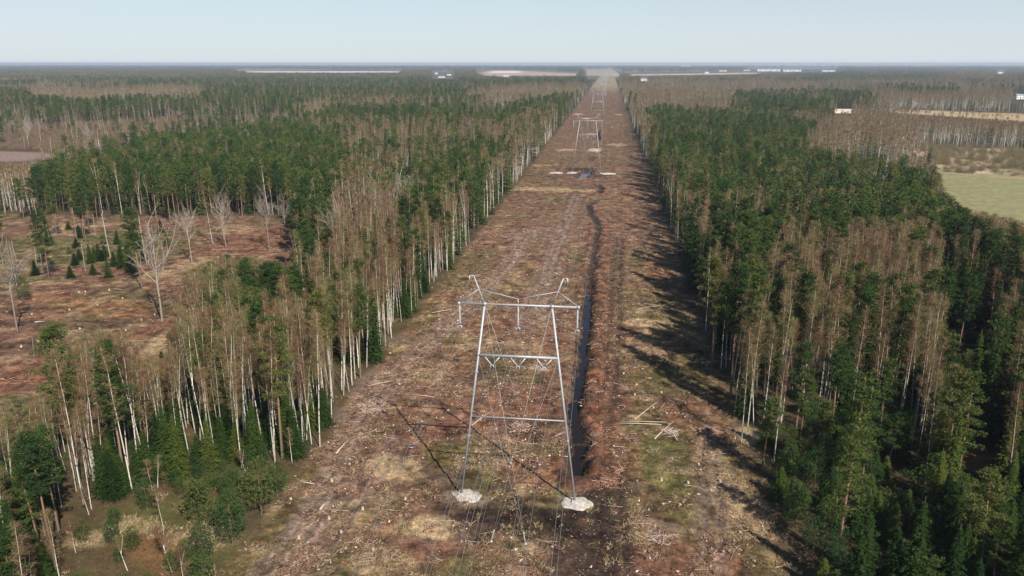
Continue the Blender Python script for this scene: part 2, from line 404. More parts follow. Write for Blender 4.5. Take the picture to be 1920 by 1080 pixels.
BLOBS = [  # pixel centre, half sizes in pixels, colour, strength
    (735, 872, 62, 26, 'tan', .8), (800, 990, 75, 30, 'tan', .75), (610, 885, 40, 18, 'moss', .5), (1412, 818, 34, 18, 'tan', .8), (1395, 930, 40, 40, 'tan', .5),
    (1214, 606, 46, 9, 'tan', .9), (1190, 660, 26, 8, 'tan', .6), (1185, 1000, 34, 20, 'tan', .6), (800, 705, 52, 16, 'tan', .45), (880, 870, 30, 14, 'tan', .55),
    (1235, 985, 34, 12, 'pale', .6), (960, 770, 95, 55, 'red', .6), (1000, 880, 60, 36, 'red', .7), (880, 935, 50, 14, 'sand', .6), (1078, 944, 46, 15, 'sand', .6), (1330, 1040, 60, 40, 'red', .7), (1140, 720, 22, 160, 'red', .55),
    (1120, 600, 16, 90, 'red', .45), (830, 780, 60, 50, 'red', .4), (970, 700, 60, 30, 'moss', .45), (1230, 860, 70, 45, 'moss', .6), (1220, 700, 50, 45, 'moss', .55),
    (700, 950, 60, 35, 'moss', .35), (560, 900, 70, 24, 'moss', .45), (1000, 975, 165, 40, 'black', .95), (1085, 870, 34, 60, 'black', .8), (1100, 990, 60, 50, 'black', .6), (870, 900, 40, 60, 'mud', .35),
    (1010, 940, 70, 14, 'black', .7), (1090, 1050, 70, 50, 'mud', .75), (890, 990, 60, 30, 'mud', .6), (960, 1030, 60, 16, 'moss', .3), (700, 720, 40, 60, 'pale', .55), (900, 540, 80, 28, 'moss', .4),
    (960, 520, 40, 12, 'tan', .35), (1020, 440, 60, 20, 'pale', .4), (1235, 560, 30, 40, 'moss', .4), (1230, 500, 20, 30, 'orange', .5), (1130, 780, 26, 60, 'red', .6),
    (1060, 357, 110, 3, 'tan', .55), (1010, 353, 60, 3, 'tan', .45), (1115, 281, 12, 3.2, 'sand', 1.), (1060, 281, 22, 2.5, 'tan', .7), (1160, 272, 20, 3, 'tan', .6),
    (1160, 215, 8, 1.2, 'tan', .6), (1085, 214, 10, 1.4, 'tan', .9), (1100, 222, 10, 1.5, 'sand', .8), (1090, 318, 34, 3.5, 'black', .8), (1112, 297, 7, 6, 'mud', .7), (1020, 330, 60, 2.5, 'mud', .5), (1020, 310, 34, 1.6, 'tan', .6), (1105, 330, 30, 6, 'mud', .8),
    (1010, 318, 45, 1.5, 'pale', .6), (150, 620, 110, 14, 'moss', .35), (60, 700, 90, 40, 'red', .7), (220, 580, 120, 20, 'orange', .45), (60, 590, 90, 30, 'red', .5),
    (200, 460, 190, 34, 'moss', .75), (470, 450, 90, 30, 'red', .55), (440, 430, 50, 10, 'tan', .35), (130, 430, 60, 14, 'tan', .5), (280, 660, 60, 34, 'tan', .6),
    (345, 500, 60, 30, 'tan', .35), (100, 560, 80, 12, 'orange', .5), (1810, 322, 60, 4, 'sand', .9), (1820, 312, 80, 5, 'tan', .7), (1850, 280, 90, 3, 'tan', .8),
    (1640, 336, 14, 4, 'sand', .8), (1820, 862, 50, 20, 'orange', .8), (1800, 636, 40, 14, 'tan', .6), (165, 1012, 40, 20, 'tan', .5), (330, 960, 120, 40, 'moss', .8), (280, 1030, 90, 40, 'orange', .45), (380, 1010, 70, 24, 'tan', .4), (250, 985, 50, 16, 'tan', .45), (420, 900, 90, 24, 'moss', .8), (300, 1060, 60, 30, 'orange', .3),
    (60, 290, 70, 6, 'pale', .8), (570, 960, 90, 40, 'moss', .6), (450, 1040, 110, 44, 'moss', .55), (640, 1040, 50, 26, 'moss', .45), (1000, 800, 60, 30, 'mud', .5), (900, 700, 40, 40, 'mud', .45), (860, 820, 40, 22, 'mud', .4), (1040, 640, 26, 60, 'red', .5), (950, 620, 60, 26, 'red', .4), (1290, 960, 50, 60, 'moss', .35), (1180, 860, 30, 50, 'red', .5), (720, 1050, 70, 24, 'tan', .5), (690, 830, 40, 20, 'mud', .35), (760, 640, 60, 16, 'pale', .4), (1030, 520, 30, 30, 'pale', .4), (1000, 590, 30, 40, 'pale', .35), (930, 660, 26, 26, 'moss', .4), (1400, 960, 40, 60, 'tan', .35),
]
def cover(x, y):
    """albedo, height and litter of the ground at world points"""
    px, py = pj(x, y, 0.0); ahead = (y > 20)
    far = sstep(1500, 5000, y)
    n1 = fbm(x / 22, y / 22, 1); n2 = fbm(x / 7, y / 7, 11); n3 = fbm(x / 2.2, y / 2.2, 21, 3); n4 = vnoise(x / .8, y / .8, 31)
    strip = sstep(XL - 1.5, XL + 1.5, x + 3 * (n2 - .5)) * (1 - sstep(XR - 1.5, XR + 2, x + 3 * (n2 - .5)))
    # forest floor
    c = COL['floor'][None] * (.7 + .6 * n2[..., None]) + 0 * x[..., None]
    c = c + (COL['moss'] - c) * (sstep(.5, .7, n3) * .35)[..., None]
    # far country: woods seen as mixed brown and green with paler fields
    big = fbm(x / 900, y / 350, 41); big2 = fbm(x / 260, y / 120, 51)
    fc = np.array([.125, .092, .068])[None] * (.8 + .5 * big2[..., None]); dark = sstep(.47, .60, fbm(x / 700 + 9, y / 300, 61))
    fc = fc + (np.array([.038, .052, .03]) - fc) * dark[..., None]
    fld = sstep(.66, .70, fbm(x / 1500 + 3, y / 260 + 7, 71)) * sstep(2500, 4500, y)
    fc = fc + (np.array([.36, .29, .19]) - fc) * fld[..., None]
    c = c + (fc - c) * sstep(900, 3500, y)[..., None]
    def put(mask, key, s=1.0, jitter=.35):
        nonlocal c
        col = COL[key] if isinstance(key, str) else np.array(key)
        k = np.clip(mask * s, 0, 1)[..., None]
        c = c + (col[None] * (.8 + .4 * n3[..., None]) - c) * k
    # cleared ground
    def cleared(mask, litter=1.0):
        put(mask, 'brown'); fr = 1 - .5 * sstep(180, 320, y); put(mask * sstep(.48, .66, n2) * fr, 'red', .55); put(mask * sstep(.5, .64, n1) * fr, 'moss', .7)
        put(mask * sstep(.52, .68, fbm(x / 5 + 30, y / 5, 81)) * fr, 'tan', .4); put(mask * sstep(.62, .8, fbm(x / 3 + 70, y / 4, 91)), 'mud', .8)
        put(mask * sstep(.6, .75, n3), 'pale', .4)
    # warp of the masks so that their outlines are ragged
    wx = px + (fbm(x / 3, y / 3, 101) - .5) * 26 * np.clip(150 / np.maximum(y, 60), .05, 1.2); wy = py + (fbm(x / 3 + 50, y / 3, 111) - .5) * 22 * np.clip(150 / np.maximum(y, 60), .02, 1.2) ** 1.7
    clr = inpoly(wx, wy, clearing_px) * ahead * 1.
    open_m = np.clip(strip * (1 - sstep(3200, 3600, y)) + clr, 0, 1)
    cleared(open_m)
    # the strip beyond the far fields is pale grass
    put(strip * sstep(1500, 2300, y), (.33, .27, .17), .8)
    for q, k in ((field_px, 'field'), (strip_px, 'tan'), (gap_px, 'pale'), (spot1_px, 'orange'), (spot2_px, 'orange'), (yard_px, 'sand')):
        put(inpoly(wx, wy, q) * ahead * 1., k)
    sm = inpoly(wx, wy, scrub_px) * ahead * 1.; put(sm, (.37, .28, .18)); put(sm * sstep(.5, .6, n1), 'field', .8)
    for q, k in (([(458, 133.2), (750, 133.6), (750, 136), (458, 136)], (.75, .68, .58)), ([(900, 135), (985, 133), (1085, 138), (1085, 142), (900, 143)], (.45, .33, .25)),
                 ([(918, 132.5), (976, 132.5), (976, 137), (918, 137)], (.8, .68, .6)), ([(1100, 130), (1150, 130), (1165, 142), (1100, 142)], (.36, .31, .22)),
                 ([(1180, 139.5), (1420, 136), (1420, 139), (1180, 142)], (.5, .42, .31)), ([(1150, 138), (1180, 139), (1180, 145), (1150, 143)], (.45, .33, .26)),
                 ([(600, 150), (670, 148), (700, 152), (620, 154)], (.3, .3, .18))):
        put(inpoly(px, py, q) * ahead * 1., k)
    near = (y > 50) & (y < 1800)
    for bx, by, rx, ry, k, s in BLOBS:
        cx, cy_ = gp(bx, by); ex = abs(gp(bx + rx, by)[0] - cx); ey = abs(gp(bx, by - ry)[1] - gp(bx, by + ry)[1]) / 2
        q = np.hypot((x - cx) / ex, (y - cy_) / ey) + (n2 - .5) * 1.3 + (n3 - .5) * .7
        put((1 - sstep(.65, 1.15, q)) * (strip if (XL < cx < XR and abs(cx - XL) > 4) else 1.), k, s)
    z = (n3 - .5) * .45 + (n4 - .5) * .30 + (n2 - .5) * .5
    z = z * open_m + (1 - open_m) * ((n2 - .5) * .6)
    # strips across the clearing where brush was laid in rows
    for L, g, k, s in TRACKS:
        W = [gp(*p) for p in L]; d = dist_poly(x + (n2 - .5) * 1.5, y, W); rut = 1 - sstep(.28, .62, np.abs(d - g)); body = 1 - sstep(g + .8, g + 2.4, d)
        put(body, k, s * .75); put((1 - sstep(.0, .5, d - .1)) * (n3 < .55), 'moss', s * .4); put(rut, 'mud' if k != 'pale' else 'pale', s); put((1 - sstep(.1, .45, np.abs(d - g - .75))) * (n3 > .45), 'mud', s * .55); z = z - rut * .22 + body * .06
    wet = np.zeros(np.shape(x))
    for L, wd in ((DITCH, .95 - .3 * sstep(205, 235, y) + (n2 - .5) * .9 + (n4 - .5) * .5), (DITCH2, 1.0), (POND, 3.2 + (n2 - .5) * 3), (DITCH3, 1.2)):
        d = dist_poly(x + (n3 - .5) * .5 - wob(y), y, L); put(1 - sstep(wd + .2, wd + 1.5, d), 'mud', .95)
        spoil = (sstep(wd + .6, wd + 1.4, dist_poly(x - 2.2, y, L) * 0 + d) * (1 - sstep(wd + 3.5, wd + 5.2, d))) * (x > -6 + 0 * x)
        put(spoil * (y < 300), 'red', .75); put(spoil * (y < 300) * sstep(.5, .62, n3), 'mud', .7); z = z + spoil * (y < 260) * (n4 * .5 + n3 * .4 - .2)
        z = z * np.clip(d / 2.5, 0, 1) - (1.35 - .75 * sstep(205, 230, y) * (y < 420)) * (.55 + .8 * n3 + .3 * (n4 - .5)) * (1 - sstep(wd - .5, wd + .85, d)) + .35 * np.exp(-((d - wd - 1.9) / 1.0) ** 2) * (.5 + n3)
    near_tower = np.zeros(np.shape(x))
    for ty in TOWER_Y[1:3]:
        for lx in (-8.2, 8.2): near_tower = np.maximum(near_tower, 1 - sstep(2.2, 4.2, np.hypot(x - LINE_X - lx, y - ty)))
    z = z * (1 - near_tower)
    z = z * (1 - sstep(700, 1400, y)); z = np.where(y > 1400, 0, z)
    return c, z, open_m
def ground_z(x, y):
    return cover(np.atleast_1d(np.asarray(x, float)), np.atleast_1d(np.asarray(y, float)))[1]

def geo(a, b, step, f):
    L = [a]
    while abs(L[-1]) < abs(b): L.append(L[-1] + step * (1 if b > a else -1)); step *= f
    return L
xs = np.unique(np.concatenate([np.arange(-52, 30, .5), np.arange(-260, -52, 2.), np.arange(30, 260, 2.5), geo(260, 13500, 5, 1.09), geo(-260, -13500, 5, 1.09)]))
ys = np.unique(np.concatenate([np.arange(70, 240, .5), np.arange(240, 470, 1.), np.arange(470, 960, 4.), geo(960, 14000, 7, 1.022), np.arange(-320, 70, 6.)]))
GX, GY = np.meshgrid(xs, ys); gc, gz, gl = cover(GX, GY)
nx, ny = len(xs), len(ys); idx = np.arange(nx * ny).reshape(ny, nx)
Q = np.stack([idx[:-1, :-1], idx[:-1, 1:], idx[1:, 1:], idx[1:, :-1]], -1).reshape(-1, 4)
m, n, out = newmat('ground')
at = N(n, 'ShaderNodeAttribute', attribute_name='cover'); tc = N(n, 'ShaderNodeTexCoord'); O = tc.outputs['Object']
lit = N(n, 'ShaderNodeAttribute', attribute_name='litter')
f1 = noise(n, 1.1, 6, O, rough=.7); f2 = noise(n, 5, 4, O, rough=.7)
f0 = noise(n, .34, 4, O, rough=.6)
c1 = ramp(n, f1, [(.28, (.42, .40, .38)), (.5, (1.0, 1.0, 1.0)), (.72, (1.85, 1.75, 1.65))])
col = mixc(n, 1.0, at.outputs[0], c1, 'MULTIPLY')
col = mixc(n, 1.0, col, ramp(n, f2, [(.3, (.55, .52, .5)), (.7, (1.4, 1.38, 1.35))]), 'MULTIPLY')
col = mixc(n, 1.0, col, ramp(n, f0, [(.34, (.42, .38, .36)), (.5, (1., 1., 1.)), (.66, (1.6, 1.55, 1.48))]), 'MULTIPLY')  # coarse mottling of the soil; shade in hollows between humps is painted in too
lf = N(n, 'ShaderNodeMapRange'); n.links.new(lit.outputs['Fac'], lf.inputs[0]); lf.inputs[3].default_value = .30; lf.inputs[4].default_value = 1.0
col = mixc(n, lf.outputs[0], at.outputs[0], col)
vo = N(n, 'ShaderNodeTexVoronoi'); vo.inputs['Scale'].default_value = 1.7; n.links.new(O, vo.inputs['Vector'])
ch = N(n, 'ShaderNodeMapRange'); n.links.new(vo.outputs['Distance'], ch.inputs[0]); ch.inputs[1].default_value = .10; ch.inputs[2].default_value = .17; ch.inputs[3].default_value = 1; ch.inputs[4].default_value = 0
cm = N(n, 'ShaderNodeMath', operation='MULTIPLY'); n.links.new(ch.outputs[0], cm.inputs[0])
msk = N(n, 'ShaderNodeMapRange'); n.links.new(noise(n, .35, 3, O), msk.inputs[0]); msk.inputs[1].default_value = .45; msk.inputs[2].default_value = .6
n.links.new(msk.outputs[0], cm.inputs[1]); cm2 = N(n, 'ShaderNodeMath', operation='MULTIPLY'); n.links.new(cm.outputs[0], cm2.inputs[0]); n.links.new(lit.outputs['Fac'], cm2.inputs[1])
col = mixc(n, cm2.outputs[0], col, (.48, .36, .27))
b = N(n, 'ShaderNodeBsdfPrincipled'); b.inputs['Roughness'].default_value = .95; b.inputs['Specular IOR Level'].default_value = .15
bp = N(n, 'ShaderNodeBump'); bp.inputs['Strength'].default_value = .8; bp.inputs['Distance'].default_value = .25; n.links.new(f1, bp.inputs['Height'])
n.links.new(col, b.inputs['Base Color']); n.links.new(bp.outputs[0], b.inputs['Normal']); n.links.new(b.outputs[0], out.inputs[0])
gm = mesh_np('ground', np.stack([GX, GY, gz], -1).reshape(-1, 3), Q, [m], smooth=True)
ca = gm.attributes.new('cover', 'FLOAT_COLOR', 'POINT')
ca.data.foreach_set('color', np.concatenate([np.clip(gc, 0, 1), np.ones(gc.shape[:2] + (1,))], -1).astype(np.float32).ravel())
la = gm.attributes.new('litter', 'FLOAT', 'POINT'); la.data.foreach_set('value', gl.astype(np.float32).ravel())
tag(link('ground', gm), kind='structure')

# ditch water
M_water, n, out = newmat('ditch_water')
b = N(n, 'ShaderNodeBsdfPrincipled'); b.inputs['Base Color'].default_value = (.016, .011, .008, 1); b.inputs['Specular IOR Level'].default_value = .4; b.inputs['Roughness'].default_value = .12; b.inputs['IOR'].default_value = 1.33
tc = N(n, 'ShaderNodeTexCoord'); bp = N(n, 'ShaderNodeBump'); bp.inputs['Strength'].default_value = .12; bp.inputs['Distance'].default_value = .1
n.links.new(noise(n, .8, 3, tc.outputs['Object']), bp.inputs['Height']); n.links.new(bp.outputs[0], b.inputs['Normal']); n.links.new(b.outputs[0], out.inputs[0])
def ribbon(name, L, wd, z, mat):
    L = np.array(L, float); s = np.r_[0, np.cumsum(np.hypot(*np.diff(L, axis=0).T))]; t = np.arange(0, s[-1], .8)
    P = np.stack([np.interp(t, s, L[:, 0]), np.interp(t, s, L[:, 1])], 1); P[:, 0] += wob(P[:, 1]); T = np.gradient(P, axis=0); T /= np.linalg.norm(T, axis=1, keepdims=True); S = np.stack([-T[:, 1], T[:, 0]], 1)
    V = np.concatenate([np.c_[P - S * wd, np.full(len(P), z)], np.c_[P + S * wd, np.full(len(P), z)]]); k = len(P)
    F = [(i, i + 1, k + i + 1, k + i) for i in range(k - 1)]
    return link(name, mesh_np(name, V, F, [mat]))
for L in (DITCH[:6], POND): tag(ribbon('ditch_water', L, 1.05 if L is not POND else 1.9, -.97, M_water), kind='structure')

# ------------------------------------------------------------------ power line
M_steel = plain('galvanised_steel', (.42, .435, .44), .55, .3, .12, 1.5)
M_wire = plain('aluminium_wire', (.27, .275, .29), .55, .3, .05)
M_glass = plain('glass_insulator', (.52, .56, .56), .3, 0, .1)
M_gravel = plain('pale_gravel', (.50, .455, .39), .95, 0, .35, 1.6, .8)
M_guy = plain('guy_steel', (.46, .46, .45), .5, .3, .05)
def part(name, t, mats, parent, label=None, smooth=True):
    o = link(name, t.mesh(name, mats if isinstance(mats, list) else [mats], smooth), parent)
    if label: o['label'] = label
    return o
JX, JZ = 4.5, 29.1; BX = 8.2
def legx(z): return BX + (JX - BX) * z / JZ
def pylon(y, label):
    near = y < 700
    r = empty('transmission_pylon', (LINE_X, y, 0), label, 'pylon', 'guyed steel pylons along the power line')
    rm = 1.0 if near else .8
    for s in (-1, 1):
        t = Tris(); t.tube([(s * BX, 0, .15), (s * JX, 0, JZ)], [.15, .16], 8)
        lg = part('leg', t, M_steel, r)
        if near:
            for z in (9.6, 19.3):
                t = Tris(); t.tube([(s * legx(z), 0, z - .10), (s * legx(z + .2), 0, z + .12)], .24, 10); part('flange', t, M_steel, lg, smooth=False)
            t = Tris(); t.box((s * BX, 0, .2), (.9, .9, .35)); part('footing', t, M_gravel, lg, smooth=False)
    t = Tris(); t.tube([(-8.05, 0, JZ), (8.05, 0, JZ)], .145, 8)
    for s in (-1, 1): t.box((s * JX, 0, JZ), (.42, .4, .42)); t.box((s * 8.0, 0, JZ), (.35, .4, .4))
    part('crossarm', t, M_steel, r)
    t = Tris(); t.tube([(-legx(21.8), 0, 21.8), (legx(21.8), 0, 21.8)], .19, 8); part('lower_crossarm', t, M_steel, r)
    t = Tris(); t.tube([(-legx(12.6), 0, 12.6), (legx(12.6), 0, 12.6)], .10, 8); part('tie_beam', t, M_steel, r)
    for s in (-1, 1):
        t = Tris(); t.tube([(s * JX, 0, JZ), (s * 5.95, 0, 33.0)], [.11, .09], 6); t.tube([(s * 5.95, 0, 33.), (s * 6.55, 0, 33.0)], .07, 5)
        pk = part('earth_wire_peak', t, M_steel, r)
        t = Tris(); t.tube([(s * 6.5, 0, 32.95), (s * 6.5, 0, 32.35)], .08, 5); part('insulator', t, M_glass, pk)
        t = Tris(); t.tube([(s * 5.25, 0, 31.15), (0, 0, 29.95)], .06, 5); part('brace', t, M_steel, r)
        t = Tris(); t.tube([(s * 5.25, 0, 31.15), (s * 7.95, 0, JZ + .12)], .06, 5); part('brace', t, M_steel, r)
    t = Tris(); t.tube([(0, 0, JZ), (0, 0, 29.95)], .09, 5); part('post', t, M_steel, r)
    for x in (-7.9, 0, 7.9):
        t = Tris(); t.tube([(x, 0, JZ - .15), (x, 0, JZ - 3.1)], .06, 6)
        if near:
            for k in range(16): t.tube([(x, 0, JZ - .45 - k * .155), (x, 0, JZ - .50 - k * .155)], .12, 8)
        ins = part('insulator', t, M_glass, r)
        t = Tris(); t.box((x, 0, JZ - 3.2), (.62, .12, .12)); t.box((x - .25, 0, JZ - 3.38), (.08, .5, .3)); t.box((x + .25, 0, JZ - 3.38), (.08, .5, .3)); part('clamp', t, M_steel, ins)
    for x in (-3.55, 0, 3.55):
        for s in (-1, 1):
            t = Tris(); t.tube([(x + s * 1.02, 0, 21.6), (x + s * .1, 0, 20.45)], .075, 5); ins = part('insulator', t, M_glass, r)
        t = Tris(); t.box((x, 0, 20.4), (.46, .14, .12)); t.box((x - .2, 0, 20.1), (.07, .3, .6)); t.box((x + .2, 0, 20.1), (.07, .3, .6)); part('clamp', t, M_steel, r)
    if near:
        for s in (-1, 1):
            for dy in (-10.8, 10.0):
                a = (-s * 2.25, dy, .1)
                for top, rad in (((s * JX, 0, JZ), .022), ((s * legx(21.6), 0, 21.6), .016)):
                    if dy > 0 and top[2] < 25: continue
                    t = Tris(); t.tube([top, a], rad, 4); part('guy_wire', t, M_guy, r)
            for dy in (-10.8, 10.0):
                a = np.array((-s * 2.25, dy, .1)); d = np.array((s * JX, 0, JZ)) - a; d /= np.linalg.norm(d)
                t = Tris(); t.tube([a - d * .3, a + d * 1.6], .055, 5); t.tube([a + d * 1.2, a + d * 1.5], .10, 6); t.box(tuple(a), (.36, .36, .24)); part('guy_anchor', t, M_guy, r)
    return r
pyl_lab = ['nearest tall steel H-frame pylon standing on two white gravel pads', 'second pylon up the strip, standing behind the dark flooded ditch',
           'third pylon up the strip, small and pale, beyond the second one', 'fourth pylon up the strip, faint in the distance', 'fifth pylon up the strip, faint and tiny',
           'sixth pylon up the strip, barely visible', 'seventh pylon up the strip, just short of the far fields', 'farthest pylon of the line, near the far fields']
for y, l in zip(TOWER_Y[1:], pyl_lab): pylon(y, l)

def catenary(x, h, y0, y1, sag, n=26):
    t = np.linspace(0, 1, n); return np.stack([np.full(n, x), y0 + (y1 - y0) * t, h - 4 * sag * t * (1 - t)], 1)
def conductor(x, h, sag, sep, rad, label, group, sp=True):
    r = empty('power_cable' if sep else 'earth_cable', (LINE_X + x, TOWER_Y[1], 0), label, 'power cable', group)
    for s in ((-1, 1) if sep else (0,)):
        t = Tris()
        for a, b in zip(TOWER_Y[:-1], TOWER_Y[1:]):
            if b > 2000: break
            P = catenary(s * sep, h, a - TOWER_Y[1], b - TOWER_Y[1], sag * ((b - a) / 350) ** 2)
            t.tube(P, rad * (1 if a < 300 else 1.0), 4, 0, False)
        part('strand', t, M_wire, r)
    if sep and sp:
        t = None
        for a, b in zip(TOWER_Y[:2], TOWER_Y[1:3]):
            for u in np.arange(.08, .95, .12):
                z = h - 4 * sag * ((b - a) / 350) ** 2 * u * (1 - u); yy = a + (b - a) * u - TOWER_Y[1]
                if yy < -80: continue
                t = Tris(); t.box((0, yy, z), (2 * sep + .06, .06, .06)); part('spacer', t, M_steel, r)
for x, l in ((-7.9, 'left'), (0, 'middle'), (7.9, 'right')):
    conductor(x, JZ - 3.5, 11.5, .25, .018, f'twin cable strung from the {l} insulator of each pylon\'s top crossarm', 'upper cables of the power line')
for x, l in ((-3.55, 'left'), (0, 'middle'), (3.55, 'right')):
    conductor(x, 19.85, 8.5, .2, .015, f'twin cable strung under the {l} V-shaped insulator pair of each pylon', 'lower cables of the power line', False)
for s, l in ((-1, 'left'), (1, 'right')):
    conductor(s * 6.5, 32.3, 8.0, 0, .014, f'thin single cable along the {l} peaks of the pylons', 'earth cables of the power line')

def mound(x, y, rx, ry, h, label, seed):
    rng = np.random.default_rng(seed); k, nr = 28, 7; V = [(0, 0, h)]; T = []
    ph = rng.uniform(0, 6, 3)
    for i in range(1, nr + 1):
        u = i / nr
        for j in range(k):
            a = j * 2 * math.pi / k; w_ = 1 + .12 * math.sin(2 * a + ph[0]) + .08 * math.sin(5 * a + ph[1]) + .05 * math.sin(9 * a + ph[2])
            V.append((math.cos(a) * rx * u * w_, math.sin(a) * ry * u * w_, h * (1 - u * u) + rng.normal(0, .025) - (.15 if i == nr else 0)))
    for j in range(k): T.append((0, 1 + j, 1 + (j + 1) % k))
    for i in range(nr - 1):
        for j in range(k):
            a = 1 + i * k + j; b_ = 1 + i * k + (j + 1) % k; T += [(a, a + k, b_ + k), (a, b_ + k, b_)]
    o = link('gravel_mound', mesh_np('gravel_mound', V, T, [M_gravel], smooth=True)); o.location = (x, y, .02); return tag(o, label, 'gravel', 'gravel pads under pylon feet')
mound(LINE_X - 8.0 + .7, 97.3, 2.4, 1.9, .14, 'white gravel pad under the left foot of the nearest pylon', 1)
mound(LINE_X + 8.5, 97.2, 2.2, 2.2, .15, 'white gravel pad under the right foot of the nearest pylon', 2)
mound(LINE_X - 8.2, 441, 3.2, 3.4, .5, 'white gravel pad under the left foot of the second pylon', 3)
mound(LINE_X - 17, 440, 4.6, 3.0, .5, 'long white gravel heap left of the second pylon', 4)
mound(LINE_X + 12, 440, 5.4, 2.8, .5, 'long white gravel pad at the right foot of the second pylon', 5)

